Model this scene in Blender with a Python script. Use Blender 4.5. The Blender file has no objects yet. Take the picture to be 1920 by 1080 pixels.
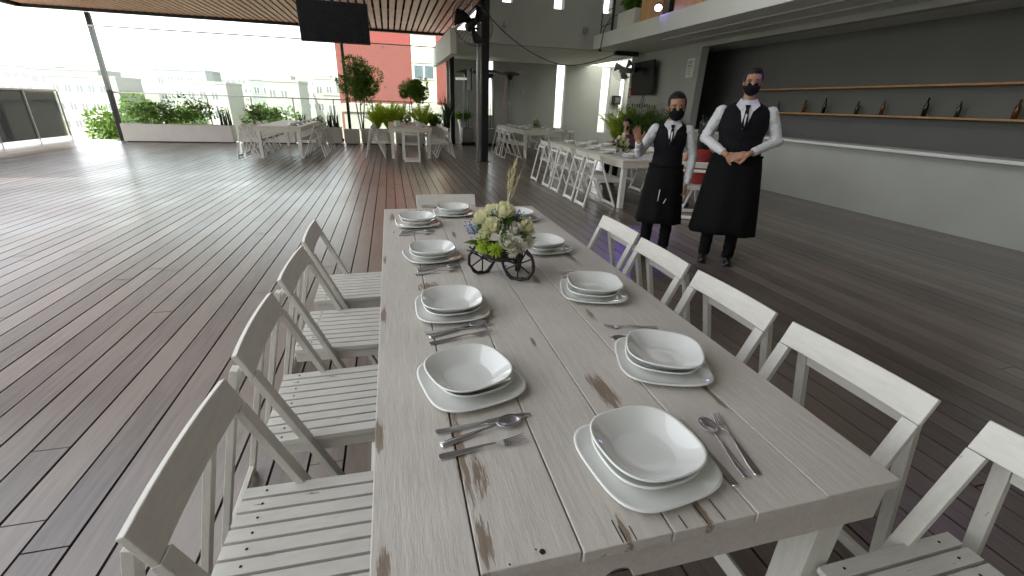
import bpy, math, random
from mathutils import Vector, Matrix, noise as mnoise
R = math.radians
random.seed(7)
S = bpy.context.scene
col = S.collection

# ------------------------------------------------------------------ camera
F_PX, PITCH, ROLL, YAW = 831.2, R(22.513), R(1.985), R(15.127)
CAM_H = 1.5
fw = Vector((math.sin(YAW)*math.cos(PITCH), math.cos(YAW)*math.cos(PITCH), -math.sin(PITCH)))
rt = Vector((math.cos(YAW), -math.sin(YAW), 0)); up = rt.cross(fw)
rt2 = rt*math.cos(ROLL)+up*math.sin(ROLL); up2 = -rt*math.sin(ROLL)+up*math.cos(ROLL)
cd = bpy.data.cameras.new('camera'); cam = bpy.data.objects.new('camera', cd); col.objects.link(cam)
cd.sensor_width = 36; cd.sensor_fit = 'HORIZONTAL'; cd.lens = 36*F_PX/1920; cd.clip_start = 0.05; cd.clip_end = 3000
M = Matrix((rt2, up2, -fw)).transposed().to_4x4(); M.translation = (0, 0, CAM_H)
cam.matrix_world = M
S.camera = cam

# ------------------------------------------------------------------ light
SUN_EL, SUN_AZ = R(48), R(205)      # azimuth measured clockwise from +Y
w = bpy.data.worlds.new('World'); S.world = w; w.use_nodes = True
nt = w.node_tree; bg = nt.nodes['Background']
sky = nt.nodes.new('ShaderNodeTexSky'); sky.sky_type = 'NISHITA'; sky.sun_disc = False
sky.sun_elevation = SUN_EL; sky.sun_rotation = SUN_AZ; sky.air_density = 1.0; sky.dust_density = 1.5; sky.ozone_density = 1.0
hs = nt.nodes.new('ShaderNodeHueSaturation'); hs.inputs['Saturation'].default_value = .16; nt.links.new(sky.outputs[0], hs.inputs['Color']); nt.links.new(hs.outputs[0], bg.inputs[0]); bg.inputs[1].default_value = 0.15
sl = bpy.data.lights.new('sun', 'SUN'); sl.energy = 2.2; sl.angle = R(0.5); sl.color = (1, .95, .87)
so = bpy.data.objects.new('sun', sl); col.objects.link(so)
sd = Vector((math.sin(SUN_AZ)*math.cos(SUN_EL), math.cos(SUN_AZ)*math.cos(SUN_EL), math.sin(SUN_EL)))
so.rotation_euler = sd.to_track_quat('Z', 'Y').to_euler(); so.location = (0, -10, 30)
S.view_settings.view_transform = 'Standard'; S.view_settings.look = 'None'
S.view_settings.exposure = 2.15; S.view_settings.gamma = 1
S.render.resolution_x = 1920; S.render.resolution_y = 1080
S.cycles.max_bounces = 8; S.cycles.diffuse_bounces = 5

# ------------------------------------------------------------------ helpers
class MB:
    def __init__(s): s.v = []; s.f = []
    def add(s, vs, fs):
        o = len(s.v); s.v += [tuple(v) for v in vs]; s.f += [tuple(i+o for i in f) for f in fs]; return s
    def box(s, x0, x1, y0, y1, z0, z1):
        return s.add([(x0,y0,z0),(x1,y0,z0),(x1,y1,z0),(x0,y1,z0),(x0,y0,z1),(x1,y0,z1),(x1,y1,z1),(x0,y1,z1)],
                     [(0,3,2,1),(4,5,6,7),(0,1,5,4),(1,2,6,5),(2,3,7,6),(3,0,4,7)])
    def beam(s, p0, p1, a, b, side=(1,0,0)):
        p0 = Vector(p0); p1 = Vector(p1); d = (p1-p0).normalized(); sv = Vector(side); sv = (sv-d*sv.dot(d)).normalized(); u = d.cross(sv)
        vs = []
        for p in (p0, p1):
            for i, j in ((-1,-1),(1,-1),(1,1),(-1,1)): vs.append(p+sv*i*a/2+u*j*b/2)
        return s.add(vs, [(0,3,2,1),(4,5,6,7),(0,1,5,4),(1,2,6,5),(2,3,7,6),(3,0,4,7)])
    def tube(s, pts, rad, seg=8, cap=True, closed=False):
        pts = [Vector(p) for p in pts]; n = len(pts)
        if not isinstance(rad, (list, tuple)): rad = [rad]*n
        vs = []; prev = None
        for i, p in enumerate(pts):
            if closed: d = pts[(i+1) % n]-pts[i-1]
            else: d = pts[min(i+1, n-1)]-pts[max(i-1, 0)]
            d = d.normalized() if d.length > 1e-9 else Vector((0,0,1))
            if prev is None:
                a = Vector((0,0,1)) if abs(d.z) < .9 else Vector((1,0,0)); sv = d.cross(a).normalized()
            else: sv = (prev-d*prev.dot(d)).normalized()
            prev = sv; u = d.cross(sv)
            for k in range(seg):
                t = 2*math.pi*k/seg; vs.append(p+(sv*math.cos(t)+u*math.sin(t))*rad[i])
        fs = []
        for i in range(n if closed else n-1):
            j = (i+1) % n
            for k in range(seg):
                k2 = (k+1) % seg; fs.append((i*seg+k, i*seg+k2, j*seg+k2, j*seg+k))
        if cap and not closed: fs.append(tuple(reversed(range(seg)))); fs.append(tuple((n-1)*seg+k for k in range(seg)))
        return s.add(vs, fs)
    def lathe(s, prof, seg=24, c=(0,0,0), n=2.0, rot=0, lift=0.0, closed=False):
        vs = []; fs = []; rmax = max(p[0] for p in prof)
        for r, z in prof:
            for k in range(seg):
                t = 2*math.pi*k/seg; m = (abs(math.cos(t))**n+abs(math.sin(t))**n)**(-1/n) if n != 2 else 1
                q = min(1, r/rmax); mm = 1+(m-1)*q**.6
                z2 = z+lift*(m-1)*q**3
                a = t+rot; vs.append((c[0]+r*mm*math.cos(a), c[1]+r*mm*math.sin(a), c[2]+z2))
        N = len(prof)
        for i in range(N-1):
            for k in range(seg):
                k2 = (k+1) % seg; fs.append((i*seg+k, i*seg+k2, (i+1)*seg+k2, (i+1)*seg+k))
        if prof[0][0] > 1e-6: fs.append(tuple(reversed(range(seg))))
        if prof[-1][0] > 1e-6: fs.append(tuple((N-1)*seg+k for k in range(seg)))
        return s.add(vs, fs)
    def ell(s, c, r, seg=14, rings=9, rot=None):
        c = Vector(c); vs = [Vector((0,0,-1))]; 
        for i in range(1, rings):
            ph = -math.pi/2+math.pi*i/rings
            for k in range(seg):
                t = 2*math.pi*k/seg; vs.append(Vector((math.cos(ph)*math.cos(t), math.cos(ph)*math.sin(t), math.sin(ph))))
        vs.append(Vector((0,0,1))); out = []
        for v in vs:
            q = Vector((v.x*r[0], v.y*r[1], v.z*r[2]))
            if rot is not None: q = rot @ q
            out.append(q+c)
        fs = [(0, 1+(k+1) % seg, 1+k) for k in range(seg)]
        for i in range(rings-2):
            for k in range(seg):
                a = 1+i*seg+k; b = 1+i*seg+(k+1) % seg; fs.append((a, b, b+seg, a+seg))
        L = len(vs)-1; o = 1+(rings-2)*seg
        fs += [(o+k, o+(k+1) % seg, L) for k in range(seg)]
        return s.add(out, fs)
    def cap(s, p0, r0, p1, r1, seg=12):
        p0 = Vector(p0); p1 = Vector(p1); d = (p1-p0).normalized() if (p1-p0).length > 1e-6 else Vector((0,0,1))
        pts = []; rr = []
        for a in (85, 60, 35, 12): pts.append(p0-d*r0*math.sin(R(a))); rr.append(r0*math.cos(R(a)))
        for a in (12, 35, 60, 85): pts.append(p1+d*r1*math.sin(R(a))); rr.append(r1*math.cos(R(a)))
        return s.tube(pts, rr, seg)
    def loft(s, secs, seg=20, pw=2.0):
        vs = []; fs = []
        for (cx, cy, cz, rx, ry) in secs:
            for k in range(seg):
                t = 2*math.pi*k/seg; c_, s_ = math.cos(t), math.sin(t); m = (abs(c_)**pw+abs(s_)**pw)**(-1/pw)
                vs.append((cx+rx*c_*m, cy+ry*s_*m, cz))
        n = len(secs)
        for i in range(n-1):
            for k in range(seg):
                k2 = (k+1) % seg; fs.append((i*seg+k, i*seg+k2, (i+1)*seg+k2, (i+1)*seg+k))
        fs.append(tuple(reversed(range(seg)))); fs.append(tuple((n-1)*seg+k for k in range(seg)))
        return s.add(vs, fs)
    def prism(s, pts, off):
        n = len(pts); o = Vector(off); vs = [Vector(p) for p in pts]+[Vector(p)+o for p in pts]
        fs = [tuple(reversed(range(n))), tuple(range(n, 2*n))]+[(i, (i+1) % n, n+(i+1) % n, n+i) for i in range(n)]
        return s.add(vs, fs)
    def leaf(s, p, d, nrm, L, W):
        sd_ = d.cross(nrm)
        if sd_.length < 1e-5: sd_ = d.cross(Vector((.3,.5,.8)))
        sd_.normalize(); m = p+d*L*.45; b = nrm*W*.25
        return s.add([p, m+sd_*W/2+b, p+d*L, m-sd_*W/2+b], [(0,1,2),(0,2,3)])
    def mesh(s, name):
        me = bpy.data.meshes.new(name); me.from_pydata([tuple(v) for v in s.v], [], s.f); me.update(); return me
    def build(s, name, m, parent=None, smooth=False, bevel=0, subd=0, loc=None):
        o = bpy.data.objects.new(name, s.mesh(name)); col.objects.link(o); o.data.materials.append(m)
        if parent is not None: o.parent = parent
        if loc is not None: o.location = loc
        if smooth: o.data.polygons.foreach_set('use_smooth', [True]*len(o.data.polygons))
        if bevel:
            b = o.modifiers.new('bevel', 'BEVEL'); b.width = bevel; b.segments = 2; b.limit_method = 'ANGLE'
        if subd:
            b = o.modifiers.new('sub', 'SUBSURF'); b.levels = subd; b.render_levels = subd
        return o

def blob(name, mb, m, parent, voxel=.008, smooth=4, disp=0, dscale=30):
    me = mb.mesh('tmp'); o = bpy.data.objects.new('tmp', me); col.objects.link(o)
    r = o.modifiers.new('r', 'REMESH'); r.mode = 'VOXEL'; r.voxel_size = voxel; r.use_smooth_shade = True
    if smooth:
        q = o.modifiers.new('s', 'SMOOTH'); q.factor = .5; q.iterations = smooth
    dg = bpy.context.evaluated_depsgraph_get(); nm = bpy.data.meshes.new_from_object(o.evaluated_get(dg)); nm.name = name
    bpy.data.objects.remove(o); bpy.data.meshes.remove(me)
    if disp:
        nm.update(); no = [v.normal.copy() for v in nm.vertices]
        for v, n_ in zip(nm.vertices, no):
            c = v.co
            v.co = c+n_*disp*(mnoise.noise(Vector((c.x*dscale, c.y*dscale, c.z*dscale*1.6)))+.5*mnoise.noise(c*dscale*2.3))
        nm.update()
    o = bpy.data.objects.new(name, nm); col.objects.link(o); nm.materials.clear(); nm.materials.append(m); o.parent = parent
    nm.polygons.foreach_set('use_smooth', [True]*len(nm.polygons))
    return o

def tag(o, label=None, cat=None, group=None, kind=None):
    if label: o['label'] = label
    if cat: o['category'] = cat
    if group: o['group'] = group
    if kind: o['kind'] = kind
    return o
def empty(name, loc=(0,0,0), rz=0, label=None, cat=None, group=None):
    o = bpy.data.objects.new(name, None); col.objects.link(o); o.location = loc; o.rotation_euler = (0,0,rz); o.empty_display_size = .1
    return tag(o, label, cat, group)
def copy_tree(o, parent=None):
    c = o.copy(); col.objects.link(c)
    if parent is not None: c.parent = parent
    for ch in [x for x in list(bpy.data.objects) if x.parent == o]: copy_tree(ch, c)
    return c
def place(proto, used, loc, rz, label, group=None):
    o = proto if not used[0] else copy_tree(proto)
    used[0] = True; o.location = loc; o.rotation_euler = (0,0,rz); o['label'] = label
    if group: o['group'] = group
    return o

# ------------------------------------------------------------------ materials
def nmat(name): 
    m = bpy.data.materials.new(name); m.use_nodes = True; t = m.node_tree; return m, t, t.nodes['Principled BSDF']
def N(t, k, **kw):
    n = t.nodes.new(k)
    for a, b in kw.items(): setattr(n, a, b)
    return n
def mat(name, c, rough=.6, metal=0, var=.12, scale=6, bump=0, bscale=60, coat=0, spec=.5, stretch=(1,1,1), c2=None, trans=0, ior=1.45):
    m, t, b = nmat(name); L = t.links
    tc = N(t, 'ShaderNodeTexCoord'); mp = N(t, 'ShaderNodeMapping'); mp.inputs['Scale'].default_value = stretch; L.new(tc.outputs['Object'], mp.inputs[0])
    nz = N(t, 'ShaderNodeTexNoise'); nz.inputs['Scale'].default_value = scale; nz.inputs['Detail'].default_value = 5; L.new(mp.outputs[0], nz.inputs[0])
    mx = N(t, 'ShaderNodeMix', data_type='RGBA'); L.new(nz.outputs[0], mx.inputs[0])
    cr = N(t, 'ShaderNodeMapRange'); cr.inputs[1].default_value = .3; cr.inputs[2].default_value = .7; L.new(nz.outputs[0], cr.inputs[0]); L.new(cr.outputs[0], mx.inputs[0])
    cc = c2 if c2 else tuple(x*(1-var) for x in c); mx.inputs[6].default_value = (*cc, 1); mx.inputs[7].default_value = (*tuple(min(1, x*(1+var)) if not c2 else x for x in c), 1)
    L.new(mx.outputs[2], b.inputs['Base Color'])
    rr = N(t, 'ShaderNodeMapRange'); rr.inputs[3].default_value = max(.02, rough*.8); rr.inputs[4].default_value = min(1, rough*1.2); L.new(nz.outputs[0], rr.inputs[0]); L.new(rr.outputs[0], b.inputs['Roughness'])
    b.inputs['Metallic'].default_value = metal; b.inputs['Specular IOR Level'].default_value = spec; b.inputs['Coat Weight'].default_value = coat
    b.inputs['Coat Roughness'].default_value = .08
    if trans: b.inputs['Transmission Weight'].default_value = trans; b.inputs['IOR'].default_value = ior
    if bump:
        n2 = N(t, 'ShaderNodeTexNoise'); n2.inputs['Scale'].default_value = bscale; n2.inputs['Detail'].default_value = 6; L.new(mp.outputs[0], n2.inputs[0])
        bp = N(t, 'ShaderNodeBump'); bp.inputs['Strength'].default_value = 1; bp.inputs['Distance'].default_value = bump; L.new(n2.outputs[0], bp.inputs['Height']); L.new(bp.outputs[0], b.inputs['Normal'])
    return m
def emat(name, c, s):
    m, t, b = nmat(name); b.inputs['Base Color'].default_value = (*c, 1); b.inputs['Emission Color'].default_value = (*c, 1); b.inputs['Emission Strength'].default_value = s; return m
def math_(t, op, a, b=None, clamp=False):
    n = N(t, 'ShaderNodeMath', operation=op); n.use_clamp = clamp
    for i, x in enumerate((a, b)):
        if x is None: continue
        if isinstance(x, (int, float)): n.inputs[i].default_value = x
        else: t.links.new(x, n.inputs[i])
    return n.outputs[0]
def painted_wood(name, base, wood=(.20,.13,.08), grain=(1,1,1), patches=(), wear=.66, rough=.55, seams=(), gs=14):
    """white paint over boards: grain streaks, chips, and worn patches with a place of their own"""
    m, t, b = nmat(name); L = t.links
    tc = N(t, 'ShaderNodeTexCoord'); mp = N(t, 'ShaderNodeMapping'); mp.inputs['Scale'].default_value = grain; L.new(tc.outputs['Object'], mp.inputs[0])
    def nz(s, d=6, src=None, rg=.55):
        n = N(t, 'ShaderNodeTexNoise'); n.inputs['Scale'].default_value = s; n.inputs['Detail'].default_value = d; n.inputs['Roughness'].default_value = rg
        L.new(src if src else mp.outputs[0], n.inputs[0]); return n.outputs[0]
    g = nz(gs, 8, rg=.7); big = nz(2.2, 3, tc.outputs['Object']); fine = nz(gs*4, 4)
    mx = N(t, 'ShaderNodeMix', data_type='RGBA'); mr = N(t, 'ShaderNodeMapRange'); mr.inputs[1].default_value = .35; mr.inputs[2].default_value = .65; L.new(g, mr.inputs[0]); L.new(mr.outputs[0], mx.inputs[0])
    mx.inputs[6].default_value = (*tuple(x*.88 for x in base), 1); mx.inputs[7].default_value = (*base, 1)
    mb_ = N(t, 'ShaderNodeMix', data_type='RGBA', blend_type='MULTIPLY'); mb_.inputs[0].default_value = .5
    r2 = N(t, 'ShaderNodeMapRange'); r2.inputs[1].default_value = .3; r2.inputs[2].default_value = .7; r2.inputs[3].default_value = .72; L.new(big, r2.inputs[0])
    L.new(mx.outputs[2], mb_.inputs[6]); L.new(r2.outputs[0], mb_.inputs[7])
    # wear mask
    w_ = math_(t, 'ADD', math_(t, 'MULTIPLY', g, .62), math_(t, 'MULTIPLY', nz(3.1, 5), .38))
    mask = math_(t, 'MULTIPLY', math_(t, 'SUBTRACT', w_, wear-.05), 26, True)
    sx = N(t, 'ShaderNodeSeparateXYZ'); L.new(tc.outputs['Object'], sx.inputs[0])
    for (px, py, rx, ry) in patches:
        a = math_(t, 'DIVIDE', math_(t, 'SUBTRACT', sx.outputs[0], px), rx); c = math_(t, 'DIVIDE', math_(t, 'SUBTRACT', sx.outputs[1], py), ry)
        d = math_(t, 'SQRT', math_(t, 'ADD', math_(t, 'MULTIPLY', a, a), math_(t, 'MULTIPLY', c, c)))
        e = math_(t, 'ADD', math_(t, 'SUBTRACT', 1.0, d), math_(t, 'MULTIPLY', math_(t, 'SUBTRACT', g, .5), 2.6))
        e = math_(t, 'ADD', e, math_(t, 'MULTIPLY', math_(t, 'SUBTRACT', fine, .5), 1.0))
        e = math_(t, 'MULTIPLY', math_(t, 'MULTIPLY', e, 2.2, True), math_(t, 'GREATER_THAN', sx.outputs[2], .735))
        mask = math_(t, 'MAXIMUM', mask, e)
    wc = N(t, 'ShaderNodeMix', data_type='RGBA'); L.new(fine, wc.inputs[0]); wc.inputs[6].default_value = (*tuple(x*.6 for x in wood), 1); wc.inputs[7].default_value = (*tuple(x*1.5 for x in wood), 1)
    fm = N(t, 'ShaderNodeMix', data_type='RGBA'); L.new(math_(t, 'MULTIPLY', mask, .85), fm.inputs[0]); L.new(mb_.outputs[2], fm.inputs[6]); L.new(wc.outputs[2], fm.inputs[7])
    L.new(fm.outputs[2], b.inputs['Base Color'])
    rr = N(t, 'ShaderNodeMapRange'); rr.inputs[3].default_value = rough*.75; rr.inputs[4].default_value = rough*1.25; L.new(g, rr.inputs[0]); L.new(rr.outputs[0], b.inputs['Roughness'])
    bp = N(t, 'ShaderNodeBump'); bp.inputs['Distance'].default_value = .0022; bp.inputs['Strength'].default_value = .9
    L.new(math_(t, 'SUBTRACT', g, math_(t, 'MULTIPLY', mask, .5)), bp.inputs['Height']); L.new(bp.outputs[0], b.inputs['Normal'])
    return m
def leafmat(name, a, b_, rough=.5):
    m, t, b = nmat(name); L = t.links; tc = N(t, 'ShaderNodeTexCoord'); n = N(t, 'ShaderNodeTexNoise'); n.inputs['Scale'].default_value = 11; n.inputs['Detail'].default_value = 4
    L.new(tc.outputs['Object'], n.inputs[0]); mr = N(t, 'ShaderNodeMapRange'); mr.inputs[1].default_value = .35; mr.inputs[2].default_value = .65; L.new(n.outputs[0], mr.inputs[0])
    mx = N(t, 'ShaderNodeMix', data_type='RGBA'); L.new(mr.outputs[0], mx.inputs[0]); mx.inputs[6].default_value = (*a, 1); mx.inputs[7].default_value = (*b_, 1)
    L.new(mx.outputs[2], b.inputs['Base Color']); b.inputs['Roughness'].default_value = rough
    tr = N(t, 'ShaderNodeBsdfTranslucent'); L.new(mx.outputs[2], tr.inputs[0]); ms = N(t, 'ShaderNodeMixShader'); ms.inputs[0].default_value = .45
    out = t.nodes['Material Output']; L.new(b.outputs[0], ms.inputs[1]); L.new(tr.outputs[0], ms.inputs[2]); L.new(ms.outputs[0], out.inputs[0])
    return m

X = {}
X['chair'] = painted_wood('white_chair_wood', (.73,.71,.65), grain=(6,1,6), wear=.672, rough=.5, gs=9)
X['chairz'] = painted_wood('white_chair_post_wood', (.73,.71,.65), grain=(6,6,1), wear=.675, rough=.5, gs=9)
X['chairx'] = painted_wood('white_chair_rail_wood', (.76,.735,.67), grain=(1,6,6), wear=.685, rough=.5, gs=9)
X['fartable'] = painted_wood('white_table_wood', (.68,.64,.54), grain=(7,1,7), wear=.64, gs=8)
X['porcelain'] = mat('porcelain', (.74,.75,.72), .07, var=.01, coat=.6, spec=.6)
X['steel'] = mat('stainless_steel', (.78,.77,.82), .24, metal=1, var=.02, scale=3)
X['black_metal'] = mat('black_metal', (.012,.012,.014), .42, spec=.35, var=.2)
X['grey_metal'] = mat('brushed_grey_metal', (.35,.35,.34), .3, metal=.9, var=.1)
X['blackwire'] = mat('black_twig', (.012,.010,.011), .6, var=.3, bump=.002, bscale=120)
X['wall'] = mat('grey_painted_wall', (.36,.365,.335), .75, var=.07, scale=1.3, bump=.002, bscale=25)
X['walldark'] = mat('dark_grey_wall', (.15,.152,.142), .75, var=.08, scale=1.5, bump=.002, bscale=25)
X['white_wall'] = mat('white_plaster', (.62,.62,.58), .7, var=.05, scale=1.0, bump=.001)
X['soffit'] = mat('soffit_paint', (.40,.40,.37), .7, var=.06, scale=1.2)
X['screen'] = mat('tv_screen', (.006,.007,.008), .25, var=.1, spec=.25)
X['tvframe'] = mat('tv_frame', (.01,.01,.011), .35)
X['planter'] = mat('white_planter', (.58,.56,.52), .5, var=.06, scale=3, bump=.001)
X['soil'] = mat('soil', (.035,.024,.016), .9, var=.4, scale=30, bump=.01)
X['bark'] = mat('bark', (.16,.12,.085), .85, var=.3, scale=20, bump=.006, bscale=40, stretch=(1,1,.3))
X['leaf_dark'] = leafmat('ficus_leaf', (.05,.14,.02), (.20,.32,.05))
X['leaf_olive'] = leafmat('olive_leaf', (.06,.14,.02), (.24,.33,.06))
X['leaf_yel'] = leafmat('palm_leaf', (.32,.48,.02), (.68,.74,.06))
X['leaf_green'] = leafmat('shrub_leaf', (.05,.13,.02), (.20,.30,.05))
X['leaf_snake'] = leafmat('sword_leaf', (.02,.045,.02), (.07,.10,.04))
X['skin'] = mat('skin', (.38,.20,.125), .5, var=.08, scale=14, spec=.4)
X['skin2'] = mat('skin_warm', (.40,.21,.13), .5, var=.08, scale=14, spec=.4)
X['hair'] = mat('black_hair', (.008,.006,.005), .55, spec=.3, var=.3, scale=60, bump=.003, bscale=90, stretch=(3,3,.5))
X['shirt'] = mat('white_shirt', (.66,.66,.68), .75, var=.04, scale=8, bump=.004, bscale=14)
X['vest'] = mat('black_vest', (.007,.007,.010), .85, spec=.2, var=.15, scale=20, bump=.002, bscale=60)
X['apron'] = mat('black_apron', (.006,.006,.006), .9, spec=.15, var=.2, scale=12, bump=.004, bscale=16)
X['trouser'] = mat('black_trousers', (.005,.005,.006), .9, spec=.15, var=.2, bump=.004, bscale=14)
X['mask'] = mat('black_mask', (.007,.007,.009), .85, spec=.2, var=.15, scale=40)
X['shoe'] = mat('black_shoe', (.010,.010,.010), .3)
X['burgundy'] = mat('burgundy_jacket', (.05,.012,.018), .8, var=.15)
X['red_dress'] = mat('red_dress', (.22,.018,.014), .75, var=.15, bump=.004, bscale=16)
X['eye'] = mat('eye_white', (.6,.58,.55), .25, var=.02)
X['iris'] = mat('iris', (.01,.006,.004), .2)
X['petal'] = leafmat('cream_petal', (.86,.82,.60), (.76,.77,.46), .6)
X['petalw'] = leafmat('white_petal', (.86,.84,.76), (.80,.78,.66), .6)
X['mum'] = leafmat('lime_petal', (.62,.74,.12), (.42,.58,.06), .6)
X['blue'] = mat('blue_sprig', (.06,.13,.38), .6, var=.3)
X['teal'] = leafmat('teal_leaf', (.02,.06,.05), (.05,.12,.10))
X['wheat'] = mat('wheat_stalk', (.55,.50,.30), .7)
X['red_wall'] = mat('red_render', (.165,.036,.029), .85, var=.06, scale=.4, bump=.004, bscale=4)
X['cream_wall'] = mat('cream_render', (.66,.62,.48), .85, var=.05, scale=.6)
X['winframe'] = mat('white_window_frame', (.6,.6,.58), .5)
X['pane'] = mat('window_pane', (.10,.13,.15), .08, var=.2, scale=2)
X['orange_wood'] = mat('orange_wood_panel', (.52,.27,.10), .5, var=.18, scale=5, stretch=(1,1,.2), bump=.001)
X['glass'], _t, _b = nmat('clear_glass'); _b.inputs['Base Color'].default_value = (.95,.98,.96,1); _b.inputs['Roughness'].default_value = .02
_b.inputs['Transmission Weight'].default_value = 1; _b.inputs['IOR'].default_value = 1.45
# thin railing glass: mostly see-through with a light reflection
def thin_glass():
    m, t, b = nmat('railing_glass'); L = t.links; tr = N(t, 'ShaderNodeBsdfTransparent'); tr.inputs[0].default_value = (.90,.95,.92,1)
    gl = N(t, 'ShaderNodeBsdfGlossy'); gl.inputs['Roughness'].default_value = .03; fr = N(t, 'ShaderNodeFresnel'); ms = N(t, 'ShaderNodeMixShader')
    fr.inputs[0].default_value = 1.35
    df = N(t, 'ShaderNodeBsdfTranslucent'); df.inputs[0].default_value = (.8,.8,.76,1); m2 = N(t, 'ShaderNodeMixShader'); m2.inputs[0].default_value = .04; L.new(tr.outputs[0], m2.inputs[1]); L.new(df.outputs[0], m2.inputs[2])
    L.new(fr.outputs[0], ms.inputs[0]); L.new(m2.outputs[0], ms.inputs[1]); L.new(gl.outputs[0], ms.inputs[2]); L.new(ms.outputs[0], t.nodes['Material Output'].inputs[0]); return m
X['tglass'] = thin_glass()
def milky(c=.62):
    m, t, b = nmat('milky_panel'); tr = N(t,'ShaderNodeBsdfTranslucent'); tr.inputs[0].default_value = (c,c*1.02,c*.97,1); t.links.new(tr.outputs[0], t.nodes['Material Output'].inputs[0]); return m
def deck_mat():
    m, t, b = nmat('deck_boards'); L = t.links; tc = N(t, 'ShaderNodeTexCoord'); sx = N(t, 'ShaderNodeSeparateXYZ'); L.new(tc.outputs['Object'], sx.inputs[0])
    bi = math_(t, 'FLOOR', math_(t, 'DIVIDE', math_(t, 'ADD', sx.outputs[0], 12.0), .15)); wn = N(t, 'ShaderNodeTexWhiteNoise', noise_dimensions='1D'); L.new(bi, wn.inputs['W'])
    mp = N(t, 'ShaderNodeMapping'); mp.inputs['Scale'].default_value = (9,.6,1); L.new(tc.outputs['Object'], mp.inputs[0])
    g = N(t, 'ShaderNodeTexNoise'); g.inputs['Scale'].default_value = 5; g.inputs['Detail'].default_value = 8; L.new(mp.outputs[0], g.inputs[0])
    big = N(t, 'ShaderNodeTexNoise'); big.inputs['Scale'].default_value = .9; big.inputs['Detail'].default_value = 6; L.new(tc.outputs['Object'], big.inputs[0])
    v = math_(t, 'ADD', math_(t, 'MULTIPLY', wn.outputs[0], .35), math_(t, 'ADD', math_(t, 'MULTIPLY', g.outputs[0], .6), math_(t, 'MULTIPLY', big.outputs[0], .75)))
    cr = N(t, 'ShaderNodeValToRGB'); cr.color_ramp.elements[0].position = .50; cr.color_ramp.elements[1].position = 1.20
    cr.color_ramp.elements[0].color = (.050,.035,.028,1); cr.color_ramp.elements[1].color = (.20,.158,.130,1); L.new(v, cr.inputs[0]); L.new(cr.outputs[0], b.inputs['Base Color'])
    rr = N(t, 'ShaderNodeMapRange'); rr.inputs[1].default_value = .3; rr.inputs[2].default_value = .7; rr.inputs[3].default_value = .30; rr.inputs[4].default_value = .48; L.new(big.outputs[0], rr.inputs[0]); L.new(rr.outputs[0], b.inputs['Roughness'])
    bp = N(t, 'ShaderNodeBump'); bp.inputs['Distance'].default_value = .002; bp.inputs['Strength'].default_value = .6; L.new(g.outputs[0], bp.inputs['Height']); L.new(bp.outputs[0], b.inputs['Normal'])
    b.inputs['Specular IOR Level'].default_value = 1.0; b.inputs['Coat Weight'].default_value = .6; b.inputs['Coat Roughness'].default_value = .26
    return m
X['deck'] = deck_mat()
X['slat'] = mat('ceiling_slat_wood', (.70,.34,.24), .45, var=.2, scale=3, stretch=(4,.5,4), bump=.001)
X['city'] = [mat('pale_render_a', (.30,.30,.27), .85), mat('pale_render_b', (.36,.35,.31), .85), mat('pale_render_c', (.25,.27,.26), .85)]; X['citypane'] = mat('hazy_window_pane', (.14,.155,.155), .2)
X['ground'] = mat('town_ground', (.22,.24,.17), .9, var=.3, scale=.05)
X['hot'] = mat('darkgap', (.01,.008,.008), .9)

# ------------------------------------------------------------------ setting
def structure(name, mb, m, **k): return tag(mb.build(name, m, **k), kind='structure')
g = MB(); n_ = 40
g.add([(-2500,-2500,-9),(2500,-2500,-9),(2500,2500,-9),(-2500,2500,-9)], [(0,1,2,3)]); structure('ground', g, X['ground'])
b = MB().box(-12,14,-5,18.25,-.35,-.028); b.box(2.2,14,18.25,19.4,-.35,-.028); structure('terrace_slab', b, X['hot'])
b = MB(); i = 0; rng = random.Random(3)
x = -12.0
while x < 14:
    y = -5+rng.uniform(-2.5, 0); ye = 18.2 if x < 2.2 else 19.2
    while y < ye:
        L_ = 3.6; y1 = min(y+L_, ye); ys = max(y, -5)
        if y1-ys > .1:
            dz = rng.uniform(-.0012, .0012); b.box(x+.0055, x+.1445, ys+.003, y1-.003, -.024, dz)
        y += L_
    x += .15
structure('deck_floor', b, X['deck'])

# slatted canopy over the terrace
rf = empty('slatted_roof', (-3, 7, 3.6), 0, 'wood slat ceiling on a dark frame above the terrace', 'ceiling')
sb = MB(); x = -6.9
while x < 5.2:
    sb.box(x, x+.135, .2, 10.72, .10, .13); x += .19
sb.build('slats', X['slat'], rf)
bb = MB()
bb.box(-7.0, 5.36, 10.72, 10.86, .02, .42); bb.box(-7.0, 5.36, .05, .198, .02, .42); bb.box(-7.14, -7.0, .05, 10.86, .02, .42); bb.box(5.28, 5.36, .2, 10.72, .132, .42)
yy = 1.5
while yy < 10: bb.box(-7.0, 5.28, yy, yy+.08, .135, .26); yy += 1.9
bb.build('frame', X['black_metal'], rf, bevel=.006)
MB().box(-7.0, 5.28, .2, 10.72, .30, .34).build('cover_panel', X['hot'], rf)

# back wall of the recess with tall slot windows (real openings), y = 19.2
def wall_with_holes(x0, x1, z0, z1, y0, y1, holes):
    mb = MB(); xs = x0
    for (a, c, zb, zt) in sorted(holes):
        mb.box(xs, a, y0, y1, z0, z1)
        if zb > z0: mb.box(a, c, y0, y1, z0, zb)
        if zt < z1: mb.box(a, c, y0, y1, zt, z1)
        xs = c
    mb.box(xs, x1, y0, y1, z0, z1); return mb
wb = wall_with_holes(2.3, 12, 0, 3.4, 19.2, 19.42, [(3.72,4.12,1.05,3.05),(6.79,7.19,.60,3.05),(8.83,9.25,.47,3.05),(9.72,9.98,.47,3.05)])
tag(wb.build('back_wall', X['wall']), 'grey wall at the back of the recess with tall bright slot windows', 'wall')
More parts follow.
